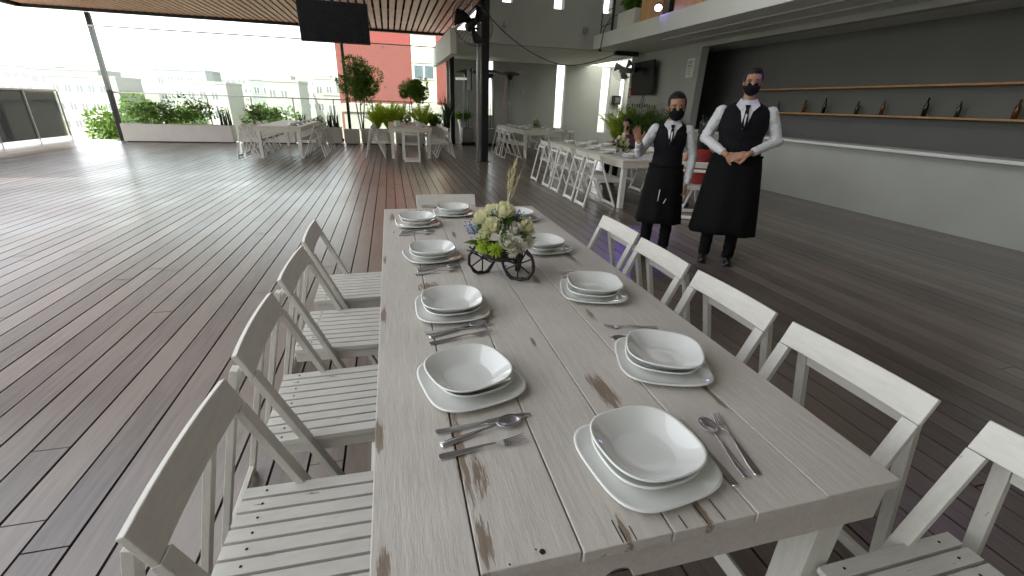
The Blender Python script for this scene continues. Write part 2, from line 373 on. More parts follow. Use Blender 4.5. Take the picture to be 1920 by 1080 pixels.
# upper wall over the recess, y = 13.7
wu = wall_with_holes(2.5, 12, 3.05, 6.6, 13.7, 13.95, [(3.16,3.45,4.05,5.6),(4.64,4.94,4.0,5.6),(6.1,6.4,4.0,5.6)])
tag(wu.build('upper_wall', X['wall']), 'tall grey upper wall above the recess with small high windows', 'wall')
rc = empty('recess_ceiling', (0,0,0), 0, 'pale flat ceiling slab with an added skylight over the recess behind the columns', 'ceiling')
MB().box(1.9, 8.0, 13.955, 19.19, 3.05, 3.35).build('slab', X['white_wall'], rc); MB().box(8.0, 12, 13.955, 19.19, 3.10, 3.11).build('added_skylight', milky(.97), rc)  # milky panel added to bring daylight onto the back wall
tag(MB().box(1.72, 1.9, 13.7, 19.2, 2.72, 3.35).build('edge_beam', X['white_wall'], bevel=.01), 'pale beam closing the left end of the recess ceiling', 'beam')
hb = MB(); hb.box(2.2,14,-5,7,6.6,6.75); hb.box(2.2,14,13.5,14.2,6.6,6.75); hb.box(2.2,3,7,13.5,6.6,6.75); hb.box(7.2,14,7,13.5,6.6,6.75)
hc_ = empty('high_ceiling', (0,0,0), 0, 'high ceiling with an added milky skylight over the double height space', 'ceiling'); hb.build('slab', X['soffit'], hc_)
MB().box(3.0,7.2,7.0,13.5,6.66,6.67).build('added_skylight', milky(.34), hc_)  # out of view, added to brighten the space below
nr = empty('added_shade_canopy', (1.2, 1.0, 3.6), 0, 'unseen flat canopy added to shade the foreground table', 'canopy')  # unseen, added so the table is lit mainly from the left
MB().box(-2.1,1.16,-5.9,6.2,.1,.16).build('panel', X['soffit'], nr); nb = MB(); nb.box(-2.2,-2.105,-5.9,6.2,0,.2); nb.build('edge_beam', X['black_metal'], nr)
# solid fascia from canopy up to the high ceiling, added to block sun
b = MB(); 
b.box(2.36, 2.44, 7, 13.7, 4.03, 6.6)
tag(b.build('sun_block_wall', X['wall']), 'grey wall added to block sun above the edge of the slat ceiling', 'wall')
# right hand wall x = 7.55 with bar opening
rw = empty('bar_wall', (7.55, 4.5, 0), 0, 'grey side wall with the television and the bar opening', 'wall')
b = MB(); b.box(0,.2, 6.3, 9.82, 0, 3.05); b.box(0,.2,-9.5,6.3,0,1.0); b.box(0,.2,-9.5,6.3,2.95,3.05); b.box(0,.2,-9.5,-1.2,1.0,2.95); b.build('wall', X['wall'], rw)
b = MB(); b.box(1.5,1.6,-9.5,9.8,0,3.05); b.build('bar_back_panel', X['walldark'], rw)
MB().box(-.12,.42,-1.2,6.32,1.0,1.05).build('bar_counter', X['white_wall'], rw, bevel=.008)
b = MB()
for k in range(2): b.box(1.2,1.495,-1.0,6.0,1.5+k*.5,1.53+k*.5)
b.build('shelf', X['orange_wood'], rw)
b = MB(); b.box(7.76, 12, 14.12, 14.3, 0, 3.05); tag(b.build('return_wall', X['wall']), 'grey return wall behind the bar corner', 'wall')
b = MB(); b.box(12,12.2,-5,19.4,0,6.6); tag(b.build('far_side_wall', X['wall']), 'grey wall closing the far right side', 'wall')
b = MB(); b.box(-12.5,12,-6.2,-5.01,0,19.6); tag(b.build('unseen_sun_block', X['white_wall']), 'unseen tall pale building added behind the dining tables to block the sun', 'building')  # unseen mass added to keep direct sun off the terrace
# balcony
bal = empty('balcony', (5.9, 4.5, 3.05), 0, 'pale concrete balcony along the right with wood cladding and planter', 'balcony')
b = MB(); b.box(0, 6, -9.4, 9.19, 0, .36); b.build('slab', X['white_wall'], bal, bevel=.01)
b = MB()
for k in range(2): b.box(.5+k*.6,.56+k*.6,-9.4,6.3,-.03,-.002)
b.build('soffit_rib', X['soffit'], bal)
y = 6.85; k = 0
while y > -9:
    if k % 3 == 1: MB().box(.30,.34,y-.42,y,.362,1.45).build('dark_panel', X['hot'], bal); y -= .43
    else: MB().box(.16,.22,y-1.0,y,.362,1.55).build('wood_panel', X['orange_wood'], bal, bevel=.004); y -= 1.02
    k += 1
b = MB(); b.tube([(.06,8.15,.36),(.06,8.15,1.4)],.035,8); b.build('railing_post', X['black_metal'], bal)
b = MB()
for z in (.55,.9,1.3): b.tube([(.06,8.15,z),(.06,8.85,z)],.012,6)
b.tube([(.06,8.85,.36),(.06,8.85,1.3)],.014,6); b.build('railing', X['black_metal'], bal)
tag(MB().box(5.98,6.3,11.5,12.42,3.412,3.78).build('balcony_planter', X['planter'], bevel=.01), 'white planter box on the balcony ledge beside the wood cladding', 'planter')

# columns
def column(x, y, h, r, m, label, nm='column'):
    t = empty(nm, (x,y,0), 0, label, 'column'); b = MB(); b.box(-r,r,-r,r,0,h); b.build('shaft', m, t, bevel=.008)
    b = MB(); b.box(-r-.06,r+.06,-r-.06,r+.06,0,.012); b.build('base_plate', m, t); return t
column(2.46, 12.55, 4.02, .095, X['black_metal'], 'thick black steel column beside the wall fan')
t = column(2.30, 12.62, 3.6, .035, X['grey_metal'], 'slim pale pipe strapped to the left of the black column', 'pipe'); t['category'] = 'pipe'
column(-1.42, 17.95, 3.62, .05, X['black_metal'], 'thin black post between the two large planters', 'post')
t = column(2.12, 17.95, 3.62, .03, X['grey_metal'], 'slim pale post at the right end of the glass railing', 'post')
column(2.30, 18.0, 3.1, .08, X['black_metal'], 'black post at the left end of the back wall', 'post')
column(-8.5, 17.95, 3.62, .06, X['black_metal'], 'black post at the left back corner of the terrace', 'post')

# railings
def railing(name, p0, p1, n, label):
    p0 = Vector(p0); p1 = Vector(p1); L_ = (p1-p0).length; a = math.atan2((p1-p0).y, (p1-p0).x)
    t = empty(name, p0, a, label, 'railing')
    MB().box(0,L_,-.03,.03,1.43,1.47).build('top_rail', X['grey_metal'], t, bevel=.004)
    MB().box(0,L_,-.006,.006,.12,1.428).build('glass_panel', X['tglass'], t)
    for k in range(n+1): MB().box(L_*k/n-.018,L_*k/n+.018,-.045,-.012,0,1.43).build('post', X['grey_metal'], t)
    return t
railing('glass_railing', (-8.5,18.12,0), (2.05,18.12,0), 8, 'glass railing with steel top rail behind the planters')
railing('glass_railing', (-10.0,-5,0), (-10.0,18.1,0), 16, 'glass railing along the left side of the terrace')
gs = empty('glass_screen', (-4,17.88,0), 0, 'tall clear glass windscreen with a slim top rail above the railing', 'screen')
MB().box(-6,6.1,-.02,.01,3.25,3.285).build('top_rail', X['grey_metal'], gs); MB().box(-6,6.1,-.008,0,1.50,3.249).build('glass_panel', X['tglass'], gs)

# exterior
def far_box(name, x0, x1, y0, y1, z0, z1, m, label, wins=(), cat='building', grp=None):
    t = empty(name, ((x0+x1)/2,(y0+y1)/2,z0), 0, label, cat, grp); w_ = (x1-x0)/2; d_ = (y1-y0)/2; h = z1-z0
    MB().box(-w_,w_,-d_,d_,0,h).build('walls', m, t)
    MB().box(-w_-.1,w_+.1,-d_-.1,d_+.1,h+.003,h+.35).build('parapet', m, t)
    for (wx, wz, ww, wh) in wins:
        f = MB(); f.box(wx-ww/2-.08,wx+ww/2+.08,-d_-.06,-d_-.003,wz-.08,wz+wh+.08); fo = f.build('window', X['winframe'], t)
        p = MB(); p.box(wx-ww/2,wx-.04,-d_-.075,-d_-.063,wz,wz+wh); p.box(wx+.04,wx+ww/2,-d_-.075,-d_-.063,wz,wz+wh); p.build('pane', X['citypane'], fo)
    return t
Yr = 40
rb = empty('red_building', (6, Yr+6, -9), 0, 'red rendered apartment building with a cream window band', 'building')
MB().box(-9.68,-4.06,-6,6,0,30).build('walls', X['red_wall'], rb)
MB().box(-4.05,-2.14,-5.98,6,0,30).build('cream_band', X['cream_wall'], rb)
MB().box(-2.13,-.6,-6,6,0,30).build('walls', X['red_wall'], rb)
MB().box(-9.70,-9.3,-6.02,6.02,30,30.4).build('parapet', X['red_wall'], rb)
for zz in (6.2, 9.0, 12.2, 15.4, 18.6):
    f = MB(); f.box(-3.98,-2.28,-6.10,-5.985,zz-.1,zz+1.0); fo = f.build('window', X['winframe'], rb)
    p = MB(); p.box(-3.88,-3.2,-6.13,-6.105,zz,zz+.9); p.box(-3.06,-2.38,-6.13,-6.105,zz,zz+.9); p.build('pane', X['pane'], fo)
    MB().box(-4.05,-2.2,-6.16,-5.985,zz+1.1,zz+1.18).build('ledge', X['cream_wall'], rb)
for hx in (-6.2,): 
    for zz in (11.4, 14.2): MB().box(hx-.05,hx+.05,-6.05,-5.995,zz,zz+.1).build('vent_hole', X['hot'], rb)
far_box('low_building', -2.1, 8, 24, 32, -9, .92, X['city'][1], 'low white rooftop wall just beyond the railing', [(-1.2,7.6,1.2,1.1)])
rng = random.Random(11)
k = 0
blocks = ((-19,5,85,3.6),(-13.2,4,95,4.6),(-26,6,105,4.2),(-8.6,2.6,70,1.8),(-34,8,90,3.0),(-44,9,110,5.5),(-56,10,100,3.4),(-22,7,140,6.8),(-70,12,120,5),(-12,6,150,7.5),(-40,10,170,7.4),(-90,14,140,6),(-110,18,150,5.4),(-60,16,190,7.6),(-86,9,80,2.2))
names_ = ['first','second','third','fourth','fifth','sixth','seventh','eighth','ninth','tenth','eleventh','twelfth','thirteenth','fourteenth','fifteenth']
od = sorted(range(len(blocks)), key=lambda i: -(blocks[i][0]+blocks[i][1]/2)/blocks[i][2]); rank = {i: names_[r_] for r_, i in enumerate(od)}
for (x0, wd, yy, top) in blocks:
    nw = int(wd/1.8); wins = [(-wd/2+1.0+1.7*a, 9+top-2.4-c*2.9, .9, 1.2) for a in range(nw) for c in range(3)]
    sizes = ['narrow','wide','tall','low','broad']
    far_box('apartment_block', x0, x0+wd, yy, yy+9, -9, top, X['city'][k % 3], '%s pale apartment block counting left from the red building' % rank[k], wins, grp='pale apartment blocks beyond the railing'); k += 1

# ------------------------------------------------------------------ tables
def make_table(name, loc, wd, ln, seams, m, label, top=.76, patches=(), rz=0, notch=None, group=None):
    """x across, y along; origin at centre on the floor"""
    t = empty(name, loc, rz, label, 'table', group); hw, hl = wd/2, ln/2
    xs = [-hw]+list(seams)+[hw]; b = MB(); rg = random.Random(len(label))
    for i in range(len(xs)-1):
        e = rg.uniform(-.002,.002)
        b.box(xs[i]+(.0016 if i else 0), xs[i+1]-(.0016 if i < len(xs)-2 else 0), -hl+e, hl-e, top-.028, top+rg.uniform(-.0012,0))
    b.build('tabletop', m, t, bevel=.0025)
    b = MB(); b.box(-hw+.03,hw-.03,-hl+.03,hl-.03,top-.05,top-.0285); b.build('underlay', X['hot'], t)
    b = MB(); a = top-.125
    for sx in (-1,1): b.box(min(sx*(hw-.012),sx*(hw-.04)),max(sx*(hw-.012),sx*(hw-.04)),-hl+.04,hl-.04,a,top-.029)
    b.box(-hw+.012,hw-.012,hl-.04,hl-.012,a,top-.029)
    if notch is None: b.box(-hw+.012,hw-.012,-hl+.012,-hl+.04,a,top-.029)
    else:
        pts = [(-hw+.012,-hl+.012,a)]
        for k in range(13):
            th = math.pi-math.pi*k/12; pts.append((notch+.035*math.cos(th),-hl+.012,a+.035*math.sin(th)))
        pts += [(hw-.012,-hl+.012,a),(hw-.012,-hl+.012,top-.029),(-hw+.012,-hl+.012,top-.029)]
        b.prism(pts, (0,.028,0))
    b.build('apron', m, t, bevel=.002)
    for sx in (-1,1):
        for sy in (-1,1):
            MB().box(min(sx*(hw-.042),sx*(hw-.122)),max(sx*(hw-.042),sx*(hw-.122)),min(sy*(hl-.042),sy*(hl-.122)),max(sy*(hl-.042),sy*(hl-.122)),0,top-.0505).build('leg', X['chairz'], t, bevel=.004)
    return t
TC = (.48, 1.925)
pt = [(.70-TC[0],1.42-TC[1],.012,.05), (.33-TC[0],2.6-TC[1],.015,.09), (-.07-TC[0],1.55-TC[1],.01,.08), (-.072-TC[0],2.2-TC[1],.009,.07), (.92-TC[0],1.15-TC[1],.016,.09), (.105-TC[0], .80-TC[1], .016, .17), (.135-TC[0], .72-TC[1], .018, .07), (.535-TC[0], .96-TC[1], .028, .10), (.60-TC[0],1.82-TC[1],.02,.10), (-.03-TC[0],3.08-TC[1],.02,.12), (.12-TC[0],1.80-TC[1],.05,.06),
      (-.075-TC[0],.9-TC[1],.014,.06), (.55-TC[0],.53-TC[1],.012,.06), (.38-TC[0],.52-TC[1],.010,.035), (.83-TC[0],.86-TC[1],.012,.09), (.88-TC[0],2.1-TC[1],.02,.14), (.42-TC[0],1.25-TC[1],.008,.05), (-.06-TC[0],.55-TC[1],.012,.05), (.115-TC[0],.55-TC[1],.014,.06)]
X['maintable'] = painted_wood('distressed_white_planks', (.62,.575,.52), wood=(.17,.115,.07), grain=(7,.8,7), patches=pt, wear=.685, rough=.48, gs=9)
main = make_table('dining_table', (*TC, 0), 1.13, 2.85, [.097-TC[0],.285-TC[0],.47-TC[0],.66-TC[0],.84-TC[0]], X['maintable'],
                  'long distressed white plank table in the foreground set for ten', patches=pt, notch=.375-TC[0])
b = MB(); b.lathe([(0,.0008),(.0055,.0008),(.0055,0)],12,(.213-TC[0],.517-TC[1],.760)); b.lathe([(0,.0008),(.0015,.0008),(.0015,0)],8,(.203-TC[0],.524-TC[1],.760)); b.lathe([(0,.0008),(.0018,.0008),(.0018,0)],8,(.15-TC[0],.507-TC[1],.760)); b.build('knot_hole', X['hot'], main)
cr_ = MB()
for (cx, ln_) in ((.365,.05),(.372,.035),(.392,.03),(.545,.045),(.585,.05),(.50,.03)): cr_.box(cx-TC[0]-.001,cx-TC[0]+.0008,-1.425,-1.425+ln_,.7598,.7606)
cr_.build('crack', X['hot'], main)
sm = lambda w_, n: [-w_/2+w_*k/n for k in range(1, n)]
T4 = make_table('dining_table', (3.99, 8.15, 0), 1.12, 3.5, sm(1.12,6), X['fartable'], 'white plank table with plates behind the standing waitress', group='white tables further back')
T3 = make_table('dining_table', (4.42, 15.0, 0), 1.32, 3.6, sm(1.32,6), X['fartable'], 'white plank table at the back in front of the slot window wall', top=.80, group='white tables further back')
T2 = make_table('dining_table', (.52, 14.95, 0), 1.16, 3.7, sm(1.16,6), X['fartable'], 'white plank table at the back in front of the red building', top=.81, group='white tables further back')
T0 = make_table('dining_table', (-2.78, 14.8, 0), 1.1, 3.5, sm(1.1,6), X['fartable'], 'white plank table at the back left beside a row of chairs', top=.79, group='white tables further back')

# ------------------------------------------------------------------ folding chairs
def make_chair():
    """faces +Y, origin on the floor below the top of the back"""
    t = empty('folding_chair', (0,0,0), 0, 'white slatted folding chair', 'chair', 'white wooden folding chairs')
    A = Vector((0,0,.80)); Fd = Vector((0,.34,0)); Rr = Vector((0,-.19,0)); hw = .235
    dF = (Fd-A).normalized(); nF = Vector((1,0,0)).cross(dF)
    # back rail: a board lying in the front frame's plane, slightly bowed
    b = MB(); vs = []; ns = 8
    for k in range(ns+1):
        x_ = -hw+2*hw*k/ns; bow = -.010*(1-(x_/hw)**2)
        for (s_, d_) in ((-.010,-.009),(.076,-.009),(.076,.009),(-.010,.009)):
            p = A+dF*s_+nF*(d_); vs.append((x_, p.y+bow, p.z))
    fs = [tuple(reversed((0,1,2,3))), tuple(ns*4+i for i in range(4))]
    for k in range(ns):
        for i in range(4): j = (i+1) % 4; fs.append((k*4+i, k*4+j, (k+1)*4+j, (k+1)*4+i))
    b.add(vs, fs); b.build('back_rail', X['chairx'], t, bevel=.003)
    for sx in (-1,1):
        p0 = A+dF*.0765; MB().beam((sx*(hw-.021),p0.y,p0.z),(sx*(hw-.021),Fd.y,Fd.z+.006),.042,.021).build('front_leg', X['chairz'], t, bevel=.002)
    p = Fd-dF*.045; MB().beam((-hw+.043,p.y,p.z),(hw-.043,p.y,p.z),.05,.019,side=dF).build('front_rail', X['chairx'], t, bevel=.002)
    dR = (Rr-Vector((0,-.03,.75))).normalized(); top = Vector((0,-.026,.74)); h2 = hw-.050
    for sx in (-1,1): MB().beam((sx*h2,top.y,top.z),(sx*h2,Rr.y,.004),.036,.022).build('rear_leg', X['chairz'], t, bevel=.002)
    p = Rr-dR*.04; MB().beam((-h2+.02,p.y,p.z),(h2-.02,p.y,p.z),.045,.019,side=dR).build('rear_rail', X['chairx'], t, bevel=.002)
    p = top+dR*.05; MB().beam((-h2+.02,p.y,p.z),(h2-.02,p.y,p.z),.04,.018,side=dR).build('hinge_rail', X['chairx'], t, bevel=.002)
    b = MB(); n = 9; sw = .415/n
    for k in range(n): b.box(-.2075+sw*k+.0045,-.2075+sw*(k+1)-.0045,.0,.44,.442,.460)
    nf = len(b.f); sc = b
    for k in range(n):
        for yy in (.06,.38): sc.lathe([(0,.0012),(.0035,.0012),(.0035,0)],8,(-.2075+sw*(k+.5),yy,.4602))
    so_ = b.build('seat', X['chair'], t); so_.data.materials.append(X['hot'])
    for p_ in so_.data.polygons[nf:]: p_.material_index = 1
    b = MB(); 
    for sx in (-1,1): b.box(min(sx*.175,sx*.195),max(sx*.175,sx*.195),.0,.44,.395,.4415)
    b.box(-.174,.174,.035,.075,.41,.4415); b.box(-.174,.174,.36,.40,.41,.4415); b.build('seat_frame', X['chair'], t, bevel=.002)
    return t
chair = make_chair(); used = [False]
def put(x, y, rz, label, grp): return place(chair, used, (x, y, 0), rz, label, grp)
ordn = ['nearest','second','third','fourth','fifth']
gm = 'chairs around the foreground table'
for k, yy in enumerate((.90,1.49,2.09,2.63)): put(-.475-.004*(k % 2), yy, -math.pi/2+R((-1.5,1,-1,1.5)[k]), '%s white slatted folding chair on the left side of the foreground table' % ordn[k], gm)
for k, yy in enumerate((.33,.89,1.435,1.985,2.54)): put((1.40,1.36,1.355,1.365,1.395)[k], yy, math.pi/2+R((0,1,0,-1,1)[k]), '%s white folding chair on the right side of the foreground table' % ordn[k], gm)
put(.395, 3.60, math.pi, 'white folding chair at the far head of the foreground table', gm)
g4 = 'chairs around the table behind the waitress'
for k, yy in enumerate((6.75,7.28,8.0,8.5,9.3)): put(3.10, yy+.0, -math.pi/2, '%s white folding chair along the left side of the table behind the waitress' % ordn[k], g4)
for k, yy in enumerate((6.55,7.25,7.95,9.2)): put(4.92, yy, math.pi/2, '%s white folding chair along the right side of the table behind the waitress' % ordn[k], g4)
put(4.25, 5.75, R(-28), 'white folding chair turned at the near end of the table behind the waitress', g4)
g3 = 'chairs around the table by the slot windows'
for k, yy in enumerate((13.45,14.15,14.85)): put(3.35, yy-.15, -math.pi/2+R(4), '%s white folding chair on the left of the table by the slot windows' % ordn[k], g3)
for k, yy in enumerate((13.5,14.3,15.1,15.9)): put(5.35, yy, math.pi/2, '%s white folding chair on the right of the table by the slot windows' % ordn[k], g3)
put(4.55, 12.8, R(6), 'white folding chair at the near end of the table by the slot windows', g3)
g2 = 'chairs around the table by the red building'
for k, yy in enumerate((13.35,13.95,14.6,15.3,16.0)): put(-.52, yy, -math.pi/2, '%s white folding chair on the left of the table facing the red building' % ordn[k], g2)
for k, yy in enumerate((13.35,13.95,14.6,15.3,16.0)): put(1.55, yy, math.pi/2, '%s white folding chair on the right of the table facing the red building' % ordn[k], g2)
put(.50, 12.45, 0, 'white folding chair at the near end of the table facing the red building', g2)
g0 = 'chairs around the far left table'
for k, yy in enumerate((13.3,13.75,14.25,14.9,15.5)): put(-1.92, yy, math.pi/2+R(3*(k % 2)), '%s white folding chair on the right of the far left table' % ordn[k], g0)
for k, yy in enumerate((13.4,14.1,14.9,15.6)): put(-3.66, yy, -math.pi/2, '%s white folding chair on the left of the far left table' % ordn[k], g0)

# ------------------------------------------------------------------ crockery
def bowl_prof(R_, h, foot, th=.004, k=1.9):
    out = [(foot,0),(foot+.003,.0)]
    n = 12
    for i in range(n+1):
        q = i/n; r = foot+.004+(R_-foot-.004)*q; out.append((r, .004+(h-.004)*q**k))
    out.append((R_+.0005,h+.002)); out.append((R_-.002,h+.0028))
    for i in range(n, -1, -1):
        q = i/n; r = (foot+.004+(R_-foot-.004)*q)-th*.7; out.append((max(r,0), .004+(h-.004)*q**k+th))
    out.append((foot*.5,.0078)); out.append((0.0001,.0078)); return out
def crockery(nm, prof, n, lift): 
    b = MB(); b.lathe(prof, 64, (0,0,0), n, math.pi/4*0, lift); o = b.build(nm, X['porcelain'], None, smooth=True); return o
dinner = tag(crockery('dinner_plate', bowl_prof(.138,.015,.088,.004,1.7), 3.8, .022), 'white square dinner plate', 'plate')
soup = tag(crockery('soup_plate', bowl_prof(.108,.027,.062,.0035,1.25), 2.8, .006), 'white square soup plate', 'plate')
bowl = tag(crockery('bowl', bowl_prof(.115,.041,.060,.0035,1.2), 2.8, .008), 'white square bowl', 'bowl')
ud, us, ub = [False], [False], [False]
def setting(x, y, z, desc, rz, grp, rg, s=1.0):
    j = lambda a: rg.uniform(-a, a)
    a = place(dinner, ud, (x+j(.004), y+j(.004), z), rz+j(.06), 'white square dinner plate at the '+desc, 'dinner plates')
    b_ = place(soup, us, (x+j(.006), y-.002+j(.006), z+.0085), rz+j(.12), 'white soup plate mid stack at the '+desc, 'soup plates')
    c = place(bowl, ub, (x+j(.006), y+j(.004), z+.0175), rz+j(.15), 'deep white bowl on top at the '+desc, 'bowls')
rg = random.Random(5)
Zt = .7605
mainset = [(.172,1.055,'nearest left place of the front table',.18),(.182,1.545,'second left place of the front table',.05),(.165,2.195,'third left place of the front table',.2),(.125,2.875,'fourth left place of the front table',.1),
           (.395,3.13,'far head of the front table',0.0),(.508,.676,'near right corner of the front table',.12),(.772,1.035,'second right place of the front table',-.35),(.79,1.605,'third right place of the front table',-.3),
           (.775,2.235,'fourth right place of the front table',.1),(.80,2.93,'far right place of the front table',.1)]
for x, y, d, rz in mainset: setting(x, y, Zt, d, rz, '', rg)
for k in range(5):
    setting(3.70+rg.uniform(-.02,.02), 6.75+.66*k, Zt, '%s left place of the table behind the waitress' % ordn[k], 0, '', rg)
    setting(4.28+rg.uniform(-.02,.02), 6.75+.66*k, Zt, '%s right place of the table behind the waitress' % ordn[k], 0, '', rg)
for k in range(4):
    setting(4.02, 13.75+.75*k, .8005, '%s left place of the slot window table' % ordn[k], 0, '', rg)
    setting(4.80, 13.75+.75*k, .8005, '%s right place of the slot window table' % ordn[k], 0, '', rg)
    setting(.22, 13.75+.75*k, .8105, '%s left place of the red building table' % ordn[k], 0, '', rg)
    setting(.84, 13.75+.75*k, .8105, '%s right place of the red building table' % ordn[k], 0, '', rg)
for k in range(4): setting(-2.50, 13.6+.72*k, .7905, '%s right place of the far left table' % ordn[k], 0, '', rg)

# ------------------------------------------------------------------ cutlery (handle end at origin, pointing +Y)
def strip(cs, th=.0022):
    """cs: list of (y, half width, z, x offset)"""
    b = MB(); vs = []; n = len(cs)
    for (y, hw, z, *xo) in cs:
        xo = xo[0] if xo else 0
        vs += [(xo-hw,y,z),(xo+hw,y,z),(xo+hw*.85,y,z+th),(xo-hw*.85,y,z+th)]
    fs = [(0,1,2,3), tuple((n-1)*4+i for i in (3,2,1,0))]
    for k in range(n-1):
        for i in range(4): j = (i+1) % 4; fs.append((k*4+j, k*4+i, (k+1)*4+i, (k+1)*4+j))
    b.add(vs, fs); return b
hand_ = [(0,.007,.001),(.004,.0095,.001),(.03,.0095,.0015),(.07,.0065,.004),(.10,.0035,.007),(.125,.003,.007)]
fk = strip(hand_+[(.135,.006,.005),(.145,.011,.003),(.155,.0125,.002)])
for i in range(4):
    xo = -.0096+.0064*i; q = strip([(.154,.0024,.002,xo),(.175,.0019,.005,xo),(.194,.0011,.010,xo)], .0018); fk.add(q.v, q.f)
fork = tag(fk.build('fork', X['steel'], None, smooth=False, bevel=.0005), 'steel fork', 'fork')
sp = strip(hand_+[(.138,.005,.006)])
vs = []; fs = []; nr, ns = 6, 20
for s_ in (0, 1):
    for i in range(nr+1):
        for k in range(ns):
            t_ = 2*math.pi*k/ns; q = i/nr
            vs.append((.0205*q*math.cos(t_), .163+.030*q*math.sin(t_), .0015+.0085*q*q+s_*.0014))
    o_ = s_*(nr+1)*ns
    for i in range(nr):
        for k in range(ns):
            k2 = (k+1) % ns; fs.append(tuple((o_+a) for a in ((i*ns+k, i*ns+k2, (i+1)*ns+k2, (i+1)*ns+k) if s_ else (i*ns+k, (i+1)*ns+k, (i+1)*ns+k2, i*ns+k2))))
for k in range(ns): k2 = (k+1) % ns; fs.append((nr*ns+k, (nr+1)*ns+nr*ns+k, (nr+1)*ns+nr*ns+k2, nr*ns+k2))
sp.add(vs, fs); spoon = tag(sp.build('spoon', X['steel'], None, smooth=True), 'steel spoon', 'spoon')
kn = strip([(0,.006,.001),(.004,.0088,.0),(.05,.0085,.0),(.095,.006,.001),(.105,.0045,.0015),(.112,.0075,.002),(.15,.0098,.002),(.19,.0085,.002),(.212,.003,.002)], .003)
knife = tag(kn.build('knife', X['steel'], None, bevel=.0008), 'steel knife', 'knife')
uf, usn, uk = [False],[False],[False]
def lay(proto, used_, p0, p1, label, grp, z=Zt):
    a = math.atan2(-(p1[0]-p0[0]), p1[1]-p0[1]); d = math.hypot(p1[0]-p0[0], p1[1]-p0[1]); o = place(proto, used_, (p0[0], p0[1], z), a, label, grp)
    s_ = max(.95, min(1.16, d/(.212 if proto is knife else .194))); o.scale = (s_, s_, s_)
def cut(desc, k0, k1, s0, s1, f0, f1, z=Zt):
    lay(knife, uk, k0, k1, 'steel table knife at the '+desc, 'knives', z)
    lay(spoon, usn, s0, s1, 'steel soup spoon at the '+desc, 'spoons', z)
    lay(fork, uf, f0, f1, 'steel fork at the '+desc, 'forks', z)
D = [m_[2] for m_ in mainset]
cut(D[0], (.055,.868),(.30,.885), (.063,.822),(.27,.87), (.055,.785),(.26,.80))
cut(D[1], (.065,1.375),(.31,1.40), (.08,1.345),(.29,1.415), (.075,1.30),(.31,1.345))
cut(D[2], (.075,2.03),(.29,2.075), (.075,1.995),(.28,2.03), (.06,1.95),(.28,1.975))
cut(D[3], (.02,2.705),(.23,2.76), (.01,2.665),(.22,2.70), (.0,2.62),(.21,2.625))
cut(D[4], (.21,3.28),(.21,3.07), (.175,3.27),(.18,3.07), (.14,3.28),(.145,3.08))
cut(D[5], (.665,.565),(.672,.785), (.705,.58),(.728,.775), (.735,.58),(.772,.78))
cut(D[6], (.90,1.21),(.69,1.235), (.885,1.175),(.68,1.205), (.895,1.262),(.70,1.30))
cut(D[7], (.93,1.80),(.72,1.80), (.91,1.765),(.71,1.77), (.90,1.83),(.715,1.875))
cut(D[8], (.95,2.40),(.74,2.42), (.93,2.44),(.73,2.455), (.95,2.47),(.75,2.49))
cut(D[9], (.66,2.76),(.455,2.79), (.97,3.11),(.77,3.12), (.66,2.72),(.455,2.735))
for k in range(4):
    y = 7.05+.66*k; cut('%s left place of the table behind the waitress' % ordn[k], (3.55,y),(3.77,y),(3.55,y-.035),(3.75,y-.035),(3.55,y-.07),(3.75,y-.07))

# ------------------------------------------------------------------ centrepiece
def rose(b, c, r, up_, rg, n=3):
    z = Vector(up_).normalized(); q = z.to_track_quat('Z','Y').to_matrix()
    b.ell(Vector(c)+z*r*.05, (r*.34,r*.34,r*.6), 8, 6, q)
    for lay_, (cnt, rad, hh, op) in enumerate(((3,.40,1.05,-.25),(4,.60,1.08,-.1),(5,.80,.98,.10),(6,.98,.78,.40))[:n+1]):
        for k in range(cnt):
            a0 = 2*math.pi*k/cnt+lay_*.7+rg.uniform(-.2,.2); wd = 2*math.pi/cnt*.72; vs = []; fs = []; NU, NV = 5, 5
            for i in range(NV):
                v = i/(NV-1)
                for j in range(NU):
                    u = j/(NU-1)-.5; w_ = math.sqrt(max(.05, math.sin(math.pi*min(.97,.12+.72*v))))
                    a = a0+u*2*wd*w_*.62; rr = r*rad*(.35+.65*math.sin(min(1.35,v*1.5)))*(1+op*v*v*.6); zz = r*(-.7+hh*1.55*v-op*.35*v**3)-r*.12*abs(u)*2*v
                    vs.append(Vector(c)+q @ Vector((rr*math.cos(a), rr*math.sin(a), zz)))
            for i in range(NV-1):
                for j in range(NU-1): fs.append((i*NU+j, i*NU+j+1, (i+1)*NU+j+1, (i+1)*NU+j))
            b.add(vs, fs)
def mum(b, c, r, up_, rg, n=90):
    for k in range(n):
        d = Vector((rg.gauss(0,1), rg.gauss(0,1), rg.gauss(0,1))).normalized(); d = (d+Vector(up_)*.8).normalized()
        b.leaf(Vector(c)+d*r*.25, d, Vector((rg.random()-.5, rg.random()-.5, rg.random()-.5)).normalized(), r*.85, r*.22)
